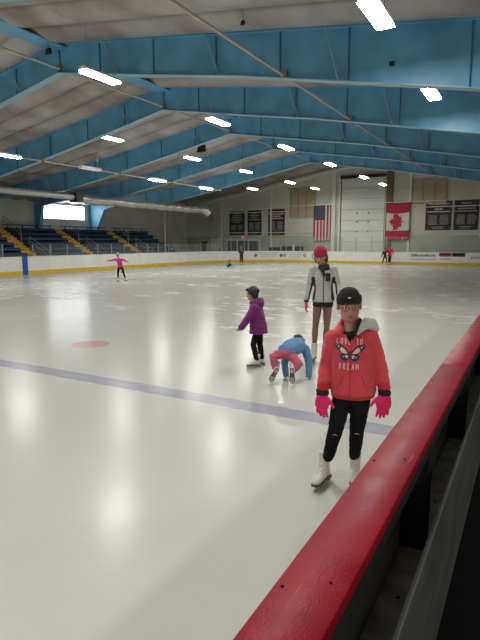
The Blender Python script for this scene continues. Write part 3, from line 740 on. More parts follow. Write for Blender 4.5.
#@@PEOPLE@@
# ------------------------------------------------------------------ people
def rotz(a): return Matrix.Rotation(a, 3, 'Z')
def hand_blobs(mb, wrist, down, palm_n, thumb, s=1.0, fat=1.0, curl=.35, spread=.12):
    """palm, four unequal fingers with knuckle bends, thumb from the palm's side. palm_n: direction the palm faces; thumb: side"""
    d = V(down).normalized(); n = V(palm_n); n = (n - d * n.dot(d)).normalized(); t = V(thumb); t = (t - d * t.dot(d) - n * t.dot(n)).normalized()
    w = V(wrist)
    mb.tube([w - d * .015 * s, w + d * .02 * s, w + d * .05 * s, w + d * .085 * s], [(.026 * s * fat, .019 * s * fat), (.036 * s * fat, .018 * s * fat), (.042 * s * fat, .016 * s * fat), (.040 * s * fat, .012 * s * fat)], 12, side=t)
    for k, (off, ln) in enumerate(((.030, .066), (.010, .074), (-.010, .069), (-.029, .054))):
        b = w + d * .078 * s + t * off * s; dd = (d + t * spread * (off / .03)).normalized(); L = ln * s
        c = curl * (1 + .12 * k); p1 = b + dd * L * .42
        d2 = (dd * math.cos(c) + n * math.sin(c)); p2 = p1 + d2 * L * .33
        d3 = (dd * math.cos(2 * c) + n * math.sin(2 * c)); p3 = p2 + d3 * L * .25
        r = .0088 * s * fat * (1 if k < 3 else .85)
        mb.tube([b - dd * .02 * s, b, p1, p2, p3], [r, r * 1.02, r, r * .9, r * .75], 8); mb.ell(p3, (r * .78,) * 3, u=8, v=6)
    b = w + d * .018 * s + t * .026 * s; dt = (d * .75 + t * .75 + n * .25).normalized(); p1 = b + dt * .042 * s
    d2 = (dt + d * .5).normalized(); p2 = p1 + d2 * .034 * s; r = .0105 * s * fat
    mb.tube([b - dt * .012 * s, b, p1, p2], [r, r * 1.1, r, r * .8], 8); mb.ell(p2, (r * .82,) * 3, u=8, v=6)

def head_blobs(mb, c, R, s):
    """face looks along R @ -Y"""
    def P(x, y, z): return V(c) + R @ (V((x, y, z)) * s)
    E = lambda p, r, rr=None: mb.ell(P(*p), tuple(q * s for q in r), rot=R if rr is None else R @ rr, u=16, v=12)
    E((0, .012, .030), (.074, .092, .085))            # skull
    E((0, -.022, -.03), (.064, .066, .075))           # face
    E((0, -.048, -.088), (.030, .030, .022))          # chin
    for sx in (-1, 1):
        E((sx * .034, -.052, -.030), (.026, .026, .026))      # cheek
        E((sx * .036, -.018, -.070), (.020, .042, .026), Matrix.Rotation(.35, 3, 'X'))   # jaw
        E((sx * .074, .010, -.012), (.010, .018, .028))       # ear
        E((sx * .030, -.078, .014), (.022, .010, .008))       # brow
    mb.tube([P(0, -.082, .006), P(0, -.096, -.018), P(0, -.103, -.030)], [.007 * s, .009 * s, .012 * s], 8); mb.ell(P(0, -.100, -.032), (.012 * s,) * 3, u=8, v=6)
    for sx in (-1, 1): E((sx * .010, -.092, -.034), (.008, .009, .007))
    E((0, -.082, -.056), (.020, .012, .006)); E((0, -.080, -.068), (.018, .011, .007))

def face_parts(root, c, R, s, specs=False, browm='brownhair'):
    def P(x, y, z): return V(c) + R @ (V((x, y, z)) * s)
    for sx in (-1, 1):
        e = MB().ell(P(sx * .030, -.075, -.002), (.012 * s, .010 * s, .006 * s), rot=R).build('eye', 'eyewhite', root, smooth=True)
        MB().ell(P(sx * .030, -.0835, -.002), (.0058 * s, .0035 * s, .0058 * s), rot=R).build('iris', 'iris', e, smooth=True)
        MB().tube([P(sx * .014, -.091, .018), P(sx * .030, -.091, .023), P(sx * .046, -.080, .018)], [.0025 * s, .0035 * s, .002 * s], 6).build('eyebrow', browm, root, smooth=True)
    MB().ell(P(0, -.0925, -.0565), (.019 * s, .0045 * s, .0035 * s), rot=R).ell(P(0, -.0895, -.065), (.016 * s, .0045 * s, .0042 * s), rot=R).build('lips', 'lips', root, smooth=True)
    if specs:
        mb = MB()
        for sx in (-1, 1):
            q = [P(sx * .031 + .023 * math.cos(a * PI / 8) , -.101, -.004 + .0165 * math.sin(a * PI / 8)) for a in range(17)]
            mb.tube(q, .0016 * s, 6, caps=False); mb.tube([P(sx * .054, -.100, .002), P(sx * .074, -.04, .004), P(sx * .077, .012, .0)], .0016 * s, 6)
        mb.tube([P(-.009, -.101, -.001), P(0, -.104, .002), P(.009, -.101, -.001)], .0016 * s, 6)
        mb.build('glasses', 'specs', root, smooth=True)

def skate(root, pos, yaw, pitch=0, roll=0, s=1.0, voxel=.007, laces=True, label=None, tilt=0):
    """heel of the blade at pos; toe along +X turned by yaw; pitch > 0 lifts the heel about the toe"""
    T = Matrix.Translation(V(pos)) @ Matrix.Rotation(yaw, 4, 'Z') @ Matrix.Translation((.24 * s, 0, 0)) @ Matrix.Rotation(-yaw, 4, 'Z') @ Matrix.Rotation(tilt, 4, 'Y') @ Matrix.Rotation(yaw, 4, 'Z') @ Matrix.Rotation(pitch, 4, 'Y') @ Matrix.Rotation(roll, 4, 'X') @ Matrix.Translation((-.24 * s, 0, 0)) @ Matrix.Scale(s, 4)
    mb = MB()
    Y = (0, 1, 0)
    mb.tube([(.035, 0, .255), (.04, 0, .20), (.052, 0, .15), (.06, 0, .10)], [(.046, .054), (.042, .048), (.040, .050), (.042, .052)], 16, side=Y)
    mb.tube([(.02, 0, .09), (.08, 0, .098), (.13, 0, .092), (.18, 0, .08), (.215, 0, .072)], [(.034, .032), (.038, .042), (.041, .036), (.040, .026), (.030, .018)], 16, side=Y)
    mb.ell((.212, 0, .074), (.034, .035, .022)); mb.ell((.028, 0, .09), (.034, .034, .036))
    for v in mb.bm.verts: v.co = T @ v.co
    b = mb.blob('skate', 'boot', root, voxel, 2)
    if label: b['label'] = label
    def add(nm, mm, m2, **k):
        for v in m2.bm.verts: v.co = T @ v.co
        return m2.build(nm, mm, b, **k)
    so = [(-.005, -.028), (.05, -.03), (.11, -.032), (.17, -.042), (.225, -.036), (.25, -.015), (.25, .015), (.225, .036), (.17, .042), (.11, .032), (.05, .03), (-.005, .028), (-.014, 0)]
    add('sole', 'sole', MB().prism([(x, y, .047) for x, y in so], (0, 0, .012)).prism([(x, y, .028) for x, y in ((-.01, -.026), (.06, -.026), (.06, .026), (-.01, .026))], (0, 0, .02)))
    mb = MB(); mb.prism([(-.03, -.002, .004), (-.02, -.002, .0), (.10, -.002, -.0), (.23, -.002, .002), (.262, -.002, .014), (.25, -.002, .03), (.2, -.002, .018), (.02, -.002, .018), (-.03, -.002, .014)], (0, .004, 0))
    mb.box((.0, -.004, .014), (.05, .004, .03)).box((.15, -.004, .014), (.235, .004, .05)); mb.box((-.005, -.018, .027), (.055, .018, .030)).box((.145, -.03, .044), (.24, .03, .048))
    add('blade', 'blade', mb)
    if laces:
        mb = MB()
        for k in range(6):
            z = .115 + k * .024; x = .135 - k * .012 if z < .15 else .098 - (z - .15) * .25
            if z < .13: x = .15
            mb.tube([(x - .004, -.026, z), (x + .006, 0, z + .006), (x - .004, .026, z + .012)], .003, 5); mb.tube([(x - .004, .026, z), (x + .006, 0, z + .006), (x - .004, -.026, z + .012)], .003, 5)
        add('laces', 'eyewhite', mb)
    return b, T

def lerp(a, b, t): return V(a) * (1 - t) + V(b) * t

# ---- the girl in the coral hoodie
def hoodie_girl():
    g = thing('person', 'person in coral red butterfly hoodie, black knit hat and pink gloves, standing on white skates', 'person', (-1.134, 3.498, 0), .313)
    hc = V((.040, -.015, 1.348)); R = Matrix.Rotation(.10, 3, 'Z') @ Matrix.Rotation(.10, 3, 'X') @ Matrix.Rotation(-.05, 3, 'Y'); hs = 1.06
    shL, shR = V((-.066, .0, 1.105)), V((.196, .0, 1.118)); elL, elR = V((-.108, .02, .905)), V((.262, .02, .93)); wrL, wrR = V((-.126, -.05, .735)), V((.300, -.06, .762))
    hpL, hpR = V((.015, .0, .70)), V((.145, .0, .705)); knL, knR = V((-.030, -.05, .435)), V((.122, .0, .435)); anL, anR = V((-.080, -.005, .21)), V((.114, .052, .21))
    mb = MB()
    mb.tube([(.082, 0, .68), (.078, .0, .78), (.07, 0, .90), (.065, 0, 1.02), (.062, .005, 1.10), (.06, .01, 1.14)], [(.115, .08), (.110, .078), (.105, .075), (.12, .08), (.11, .065), (.05, .05)], 18, side=(1, 0, 0))
    mb.tube([(.06, .012, 1.10), (.052, .005, 1.17), (.044, 0, 1.27)], [.046, .042, .042], 12)
    head_blobs(mb, hc, R, hs)
    for sh, el, wr in ((shL, elL, wrL), (shR, elR, wrR)):
        mb.limb([sh, lerp(sh, el, .5), el, lerp(el, wr, .4), wr], [.042, .036, .030, .029, .021])
    for hp, kn, an in ((hpL, knL, anL), (hpR, knR, anR)):
        mb.limb([hp, lerp(hp, kn, .5), kn, lerp(kn, an, .35), an], [.062, .052, .040, .040, .028])
    gl = []
    hL = dict(wrist=wrL + V((-.002, -.005, -.03)), down=(-.03, -.15, -1), palm_n=(.45, 1, 0), thumb=(1, -.45, 0))
    hR = dict(wrist=wrR + V((-.002, -.005, -.03)), down=(-.05, -.15, -1), palm_n=(-.2, 1, 0), thumb=(-1, -.2, 0))
    hand_blobs(mb, **hL, s=.95, fat=.72, curl=.3); hand_blobs(mb, **hR, s=.95, fat=.72, curl=.25, spread=.08)
    mb.blob('body', 'skin', g, .0055, 3)
    face_parts(g, hc, R, hs, True)
    # hoodie: torso, sleeves, ribbed hem
    mb = MB()
    mb.tube([(.087, 0, .682), (.086, 0, .73), (.082, -.005, .80), (.075, -.005, .92), (.068, 0, 1.02), (.064, .004, 1.09), (.062, .01, 1.135)], [(.150, .102), (.162, .116), (.158, .118), (.147, .108), (.146, .104), (.118, .085), (.066, .060)], 26, side=(1, 0, 0))
    for sh, el, wr in ((shL, elL, wrL), (shR, elR, wrR)):
        mb.limb([sh, lerp(sh, el, .5), el, lerp(el, wr, .45), lerp(el, wr, .9)], [.060, .056, .051, .050, .044])
        for q, f in ((lerp(el, wr, .25), .055), (lerp(el, wr, .6), .053), (lerp(sh, el, .85), .055)): mb.ell(q, (f, f, .022))
    # folded hood standing round the neck and dropping behind
    for rr_, dz, rd in ((.092, 0, .028), (.082, .035, .022), (.074, .068, .015)):
        mb.tube([(.055 + rr_ * math.cos(a), .012 + rr_ * .95 * math.sin(a), 1.150 + dz * (.75 + .45 * math.sin(a)) + .030 * math.sin(a)) for a in [math.radians(q) for q in range(-52 + int(dz * 420), 236 - int(dz * 420), 12)]], rd, 8)
    mb.ell((.075, .085, 1.12), (.10, .05, .07)); mb.ell((.19, .02, 1.165), (.05, .06, .022), rot=Matrix.Rotation(.35, 3, 'Y'))
    mb.ell((-.030, .0, 1.15), (.050, .06, .030), rot=Matrix.Rotation(-.75, 3, 'Y')); mb.ell((.145, .0, 1.15), (.05, .06, .030), rot=Matrix.Rotation(.6, 3, 'Y'))
    def vneck(p):      # open V at the throat
        return p.y < -.0 and p.z > 1.095 and abs(p.x - .052) < (p.z - 1.095) * .50 and p.x < .14
    def rib(p):
        if p.z < .715 and -.085 < p.x < .26: return 1
        for wr, el in ((wrL, elL), (wrR, elR)):
            if (p - lerp(el, wr, .93)).length < .055: return 1
        return 0
    hd = mb.blob('hoodie', ['hoodie', 'hoodie2'], g, .008, 3, wrinkle=.0055, wscale=13, matfn=rib, cut=vneck)
    bm = bmesh.new(); bm.from_mesh(hd.data); bvh = BVHTree.FromBMesh(bm); bm.free()
    # dark shirt in the neckline
    MB().tube([(.068, -.004, 1.02), (.062, .0, 1.08), (.058, .006, 1.135), (.052, .004, 1.165)], [(.10, .075), (.095, .068), (.060, .056), (.050, .049)], 18, side=(1, 0, 0)).blob('shirt', 'blackknit', g, .007, 3)
    # grey fleece lining turned out over the shoulder
    mb = MB()
    mb.tube([(.092, -.078, 1.150), (.120, -.066, 1.195), (.160, -.045, 1.225), (.205, -.02, 1.215), (.245, .01, 1.172)], [(.018, .012), (.034, .014), (.046, .017), (.046, .018), (.020, .012)], 12, side=(.2, .5, 1))
    mb.blob('hood_lining', 'lining', g, .006, 3, wrinkle=.003, wscale=25)
    MB().tube([(.118, -.045, 1.255), (.106, -.060, 1.215), (.088, -.082, 1.16), (.068, -.095, 1.115)], [(.01, .022), (.012, .02), (.01, .014), (.006, .008)], 10).build('hood_edge', 'blackknit', g, smooth=True)
    # things laid onto the cloth: project (x, z) on the hoodie front
    def onto(name, polys, m, lift, cuts=4):
        bm = bmesh.new()
        for poly in polys:
            vs = [bm.verts.new((x, 0, z)) for x, z in poly]; bm.faces.new(vs)
        bmesh.ops.triangulate(bm, faces=bm.faces)
        for _ in range(cuts):
            es = [e for e in bm.edges if e.calc_length() > .008]
            if not es: break
            bmesh.ops.subdivide_edges(bm, edges=es, cuts=1); bmesh.ops.triangulate(bm, faces=[f for f in bm.faces if len(f.verts) > 3])
        for v in bm.verts:
            h = bvh.ray_cast(V((v.co.x, -1, v.co.z)), V((0, 1, 0)))
            v.co.y = (h[0].y if h[0] else -.1) - lift
        r = bmesh.ops.extrude_face_region(bm, geom=list(bm.faces))
        for e in r['geom']:
            if isinstance(e, bmesh.types.BMVert): e.co.y += .003
        bmesh.ops.recalc_face_normals(bm, faces=bm.faces)
        me = bpy.data.meshes.new(name); bm.to_mesh(me); bm.free(); me.materials.append(M_[m])
        o = bpy.data.objects.new(name, me); C.objects.link(o); o.parent = g; return o
    cx, cz = .054, 1.022
    def W2(pts, k=1.0, ox=0, oz=0): return [[(cx + sg * (x * k + ox), cz + z * k + oz) for x, z in (pts if sg > 0 else pts[::-1])] for sg in (-1, 1)]
    up = [(.006, .0), (.03, .032), (.062, .052), (.098, .058), (.104, .048), (.094, .026), (.072, .006), (.046, -.008), (.012, -.012)]
    lo = [(.005, -.006), (.04, -.004), (.060, -.016), (.062, -.034), (.046, -.050), (.022, -.054), (.006, -.040)]
    onto('butterfly_edge', W2(up) + W2(lo), 'printdk', .0015)
    onto('butterfly_rim', W2([(.064, -.010), (.070, -.020), (.066, -.044), (.046, -.060), (.022, -.062), (.022, -.054), (.046, -.050), (.062, -.034), (.060, -.016)]) + W2([(.098, .058), (.108, .052), (.106, .036), (.094, .020), (.090, .024), (.102, .046)]), 'printblue', .002)
    onto('butterfly_wing', W2([(.014, -.003), (.034, .022), (.056, .038), (.066, .030), (.070, .014), (.056, .002), (.036, -.006)]) + W2([(.072, .040), (.080, .048), (.083, .036), (.078, .026)]) + W2([(.086, .046), (.092, .050), (.092, .042)]) + W2([(.014, -.016), (.030, -.014), (.034, -.026), (.020, -.040), (.012, -.034)]), 'cream', .0025)
    onto('butterfly_spot', W2([(.040, -.016), (.052, -.020), (.052, -.034), (.040, -.040), (.034, -.030)]), 'printblue', .003)
    onto('butterfly_dot', W2([(.041, -.023), (.047, -.025), (.046, -.032), (.040, -.032)]), 'cream', .0038)
    onto('butterfly_body', [[(cx - .005, cz + .014), (cx + .005, cz + .014), (cx + .006, cz - .02), (cx, cz - .046), (cx - .006, cz - .02)]], 'printdk', .0032)
    # brush-stroke letters, built from strokes
    GL = {'L': [((0, 1), (0, 0)), ((0, 0), (.6, 0))], 'O': [((0, .1), (0, .9)), ((0, .9), (.6, 1)), ((.6, 1), (.6, .1)), ((.6, .1), (0, .1))], 'V': [((0, 1), (.3, 0)), ((.3, 0), (.6, 1))],
          'E': [((0, 0), (0, 1)), ((0, 1), (.55, 1)), ((0, .5), (.45, .5)), ((0, 0), (.55, 0))], 'T': [((0, 1), (.7, 1)), ((.35, 1), (.35, 0))],
          'D': [((0, 0), (0, 1)), ((0, 1), (.5, .8)), ((.5, .8), (.5, .2)), ((.5, .2), (0, 0))], 'R': [((0, 0), (0, 1)), ((0, 1), (.5, .9)), ((.5, .9), (.5, .6)), ((.5, .6), (0, .5)), ((.1, .5), (.55, 0))],
          'A': [((0, 0), (.3, 1)), ((.3, 1), (.6, 0)), ((.12, .4), (.48, .4))], 'M': [((0, 0), (0, 1)), ((0, 1), (.35, .3)), ((.35, .3), (.7, 1)), ((.7, 1), (.7, 0))], ' ': []}
    def word(txt, x0, z0, h, w, step):
        P = []; x = x0
        for ch in txt:
            for (a, b) in GL[ch]:
                A = V((x + a[0] * w, z0 + a[1] * h)); Bq = V((x + b[0] * w, z0 + b[1] * h)); d = (Bq - A); n = V((-d.y, d.x)).normalized() * .0021
                P.append([tuple(A + n), tuple(A - n), tuple(Bq - n), tuple(Bq + n)])
            x += step
        return P
    onto('print_lettering', word('LOVE TO', -.036, 1.080, .036, .020, .0265), 'printwhite', .002, 3)
    onto('print_lettering', word('DREAM', -.016, .908, .038, .021, .0285), 'printwhite', .002, 3)
    # zip and pockets
    zz = [.70 + .03 * k for k in range(13)]
    pz = [(bvh.ray_cast(V((.06, -1, z)), V((0, 1, 0)))[0] or V((.06, -.11, z))) for z in zz]
    MB().tube([p + V((0, -.001, 0)) for p in pz], .0028, 6).build('zip', 'hoodie2', g, smooth=True)
    for sx in (-1, 1):
        q = []
        for k in range(7):
            x = .075 + sx * (.060 + .045 * k / 6); z = .865 - .11 * k / 6; h = bvh.ray_cast(V((x, -1, z)), V((0, 1, 0)))[0]
            if h: q.append(h + V((0, -.001, 0)))
        if len(q) > 2: MB().tube(q, .0028, 6).build('pocket_seam', 'hoodie2', g, smooth=True)
    # hat
    mb = MB(); u = lambda x, y, z: hc + R @ V((x, y, z))
    mb.ell(u(0, .012, .036), (.084, .099, .080), rot=R, u=20, v=14); mb.ell(u(0, .012, .072), (.070, .084, .050), rot=R, u=20, v=14)
    hat = mb.blob('knit_hat', 'blackknit', g, .006, 3, cut=lambda p: (R.transposed() @ (p - hc)).z < .012 - .22 * (R.transposed() @ (p - hc)).y * (-1 if (R.transposed() @ (p - hc)).y < 0 else 1))
    mb = MB(); ring = []
    for k in range(33):
        a = k * PI / 16; ring.append(u(.082 * math.cos(a), .012 + .097 * math.sin(a), .034 - .016 * math.sin(a)))
    mb.tube(ring, [(.030, .006)] * 33, 10, caps=False, side=R @ V((0, 0, 1))); mb.build('hat_band', 'blackknit', hat, smooth=True)
    MB().box((-.009, -.003, -.004), (-.003, .003, .006), mtx=Matrix.Translation(u(-.008, -.092, .066)) @ R.to_4x4()).box((.003, -.003, -.004), (.009, .003, .006), mtx=Matrix.Translation(u(-.008, -.092, .066)) @ R.to_4x4()).box((-.009, -.003, .0), (.009, .003, .003), mtx=Matrix.Translation(u(-.008, -.092, .066)) @ R.to_4x4()).build('hat_emblem', 'white', hat)
    MB().tube([u(sx * .07, .03, .0 - .012 * 0) for sx in (1,)] + [u(.072, .035, -.03)], [.012, .008], 8).tube([u(-.07, .03, 0), u(-.072, .035, -.04)], [.012, .008], 8).build('hair', 'brownhair', g, smooth=True)
    # gloves with furry black cuffs
    for h in (hL, hR):
        mb = MB(); hand_blobs(mb, **h, s=1.12, fat=1.2, curl=.3 if h is hL else .25, spread=.08)
        gv = mb.blob('glove', 'fleecepink', g, .0035, 3)
        w = h['wrist']
        mb = MB(); rr = random.Random(3)
        mb.tube([w + V((0, 0, .035)), w + V((0, 0, .018)), w + V((0, 0, -.004))], [.038, .042, .037], 16)
        for k in range(26):
            a = k * 2.4; mb.ell(w + V((.038 * math.cos(a), .038 * math.sin(a), .018 + rr.uniform(-.016, .016))), (.010,) * 3, u=6, v=5)
        mb.blob('glove_cuff', 'blackknit', gv, .004, 1, wrinkle=.003, wscale=60)
    # jeans
    mb = MB()
    mb.tube([(.082, 0, .665), (.081, 0, .72), (.08, 0, .80)], [(.128, .088), (.125, .088), (.118, .085)], 18, side=(1, 0, 0)); mb.ell((.08, 0, .67), (.125, .088, .05))
    for hp, kn, an in ((hpL, knL, anL), (hpR, knR, anR)):
        lo_ = lerp(kn, an, .97)
        mb.limb([hp, lerp(hp, kn, .4), lerp(hp, kn, .75), kn, lerp(kn, an, .4), lo_], [.070, .067, .060, .054, .050, .041])
        for q, f in ((kn + V((0, 0, .02)), .053), (lerp(kn, an, .8), .046), (lerp(kn, an, .6), .048)): mb.ell(q, (f, f, .014))
    mb.blob('jeans', 'leggings', g, .008, 3, wrinkle=.004, wscale=16)
    for kn in (knL, knR):
        MB().tube([kn + V((-.02, -.055, -.012)), kn + V((0, -.058, -.006)), kn + V((.018, -.055, -.014))], [(.001, .001), (.004, .003), (.001, .001)], 6).build('knee_rip', 'adgrey', g)
    skate(g, (-.072, .055, 0), -PI / 2 - .38, .0, .10, .97)
    skate(g, (.108, .10, 0), -PI / 2 + .05, 0, -.06, .97)
    return g
hoodie_girl()

# ---- the woman with the raspberry beanie
def beanie_woman():
    g = thing('person', 'person in light grey fleece jacket, raspberry knit beanie, black shorts and tan tights, skating', 'person', (-2.716, 7.238, 0), .359)
    hc = V((.0, -.03, 1.575)); R = Matrix.Rotation(-.30, 3, 'Z') @ Matrix.Rotation(.32, 3, 'X'); hs = 1.08
    shL, shR = V((-.095, .01, 1.375)), V((.190, .01, 1.38)); elL, elR = V((-.150, .03, 1.15)), V((.265, .03, 1.17)); wrL, wrR = V((-.187, -.03, .935)), V((.285, -.08, .98))
    hpL, hpR = V((-.018, 0, .885)), V((.120, 0, .885)); knL, knR = V((-.052, -.02, .52)), V((.118, .0, .52)); anL, anR = V((-.062, .0, .20)), V((.100, .04, .20))
    mb = MB()
    mb.tube([(.055, 0, .86), (.055, 0, .95), (.052, 0, 1.08), (.050, 0, 1.25), (.048, .01, 1.38), (.045, .015, 1.42)], [(.13, .09), (.13, .09), (.108, .08), (.13, .09), (.12, .07), (.055, .05)], 18, side=(1, 0, 0))
    mb.tube([(.045, .015, 1.38), (.03, .0, 1.45), (.012, -.01, 1.52)], [.05, .046, .046], 12)
    head_blobs(mb, hc, R, hs)
    for sh, el, wr in ((shL, elL, wrL), (shR, elR, wrR)): mb.limb([sh, lerp(sh, el, .5), el, lerp(el, wr, .4), wr], [.045, .040, .034, .033, .024])
    for hp, kn, an in ((hpL, knL, anL), (hpR, knR, anR)): mb.limb([hp, lerp(hp, kn, .5), kn, lerp(kn, an, .35), an], [.068, .058, .042, .046, .028])
    hL = dict(wrist=wrL + V((-.004, -.006, -.03)), down=(-.08, -.12, -1), palm_n=(1, .1, 0), thumb=(.2, -1, 0))
    hR = dict(wrist=wrR + V((.0, -.01, -.03)), down=(.0, -.3, -1), palm_n=(-1, .1, 0), thumb=(-.2, -1, 0))
    for h in (hL, hR): hand_blobs(mb, **h, s=1.0, fat=.75, curl=.5)
    mb.blob('body', 'skin', g, .0075, 3)
    face_parts(g, hc, R, hs, False)
    mb = MB()
    mb.tube([(.060, 0, .905), (.058, 0, .98), (.054, 0, 1.10), (.050, 0, 1.25), (.048, .005, 1.36), (.046, .01, 1.41)], [(.165, .115), (.158, .112), (.135, .10), (.150, .108), (.128, .085), (.07, .06)], 24, side=(1, 0, 0))
    for sh, el, wr in ((shL, elL, wrL), (shR, elR, wrR)): mb.limb([sh, lerp(sh, el, .5), el, lerp(el, wr, .5), lerp(el, wr, .97)], [.062, .055, .048, .044, .037])
    def jm(p):
        q = abs(p.x - .053); lim = .108 + .10 * max(0, p.z - 1.10) + .10 * max(0, 1.08 - p.z)
        if q > lim and q < .172 and p.z < 1.27 and p.z > .93 and p.y < .09: return 1
        for el, wr, sg in ((elL, wrL, 1), (elR, wrR, -1)):
            t_ = (el.z - p.z) / (el.z - wr.z)
            if -.6 < t_ < 1.1:
                c_ = lerp(el, wr, t_) if t_ > 0 else lerp(el, shL if sg > 0 else shR, -t_)
                if (p.x - .053) * sg < 0 and (p.x - c_.x) * sg > .020 and q > .15: return 1
        return 0
    jk = mb.blob('jacket', ['greyjk', 'charcoal'], g, .009, 3, wrinkle=.005, wscale=10, matfn=jm)
    MB().tube([(.058, -.123, .92), (.055, -.108, 1.10), (.05, -.117, 1.25), (.045, -.10, 1.36)], .005, 6).build('zip', 'charcoal', jk, smooth=True)
    MB().box((.082, -.128, 1.22), (.150, -.104, 1.335), bevel=.006).build('chest_pocket', 'charcoal', jk)
    MB().tube([(.05, .0, 1.375), (.045, -.005, 1.42), (.038, -.01, 1.455)], [(.105, .088), (.078, .072), (.066, .062)], 20, side=(1, 0, 0)).tube([(-.01, -.085, 1.42), (.03, -.115, 1.38), (.06, -.12, 1.32), (.05, -.118, 1.28)], [.02, .028, .026, .01], 10).ell((.10, -.06, 1.43), (.04, .04, .035)).blob('neck_scarf', 'charcoal', g, .008, 3, wrinkle=.006, wscale=20)
    mb = MB(); mb.tube([(.055, 0, .845), (.055, 0, .93)], [(.150, .105), (.150, .105)], 20, side=(1, 0, 0))
    for hp, kn in ((hpL, knL), (hpR, knR)): mb.tube([hp, lerp(hp, kn, .16)], [.080, .079], 14)
    mb.blob('shorts', 'blackknit', g, .009, 2)
    mb = MB()
    for hp, kn, an in ((hpL, knL, anL), (hpR, knR, anR)): mb.limb([hp, lerp(hp, kn, .5), kn, lerp(kn, an, .35), an], [.071, .060, .044, .048, .029])
    mb.ell((.055, 0, .87), (.12, .09, .06)); mb.blob('tights', 'tights', g, .008, 3)
    mb = MB(); u = lambda x, y, z: hc + R @ (V((x, y, z)) * hs)
    mb.ell(u(0, .014, .050), (.096, .112, .098), rot=R, u=20, v=14)
    hat = mb.blob('beanie', 'beanie', g, .008, 3, wrinkle=.003, wscale=30, cut=lambda p: (R.transposed() @ (p - hc)).z < .016 - .1 * (R.transposed() @ (p - hc)).y)
    MB().tube([u(.084 * math.cos(k * PI / 12), .014 + .100 * math.sin(k * PI / 12), .028 - .01 * math.sin(k * PI / 12)) for k in range(25)], [(.024, .008)] * 25, 8, caps=False, side=R @ V((0, 0, 1))).build('beanie_brim', 'beanie', hat, smooth=True)
    mb = MB()
    for sx in (-1, 1): mb.tube([u(sx * .075, .03, .01), u(sx * .078, .02, -.05), u(sx * .07, .02, -.11)], [.022, .024, .014], 8)
    mb.ell(u(0, .07, -.05), (.07, .04, .07), rot=R); mb.blob('hair', 'brownhair', g, .008, 2, wrinkle=.004, wscale=40)
    for h in (hL, hR):
        mb = MB(); hand_blobs(mb, **h, s=1.08, fat=1.1, curl=.5); gv = mb.blob('glove', 'fleecepink', g, .005, 2)
        w = h['wrist']; MB().tube([w + V((0, 0, .03)), w + V((0, 0, -.01))], [.036, .036], 12).build('glove_cuff', 'charcoal', gv, smooth='auto')
    skate(g, (-.054, .046, 0), -PI / 2 - .18, 0, .0, 1.08, .009)
    skate(g, (.093, .086, 0), -PI / 2 + .15, 0, -.0, 1.08, .009)
beanie_woman()

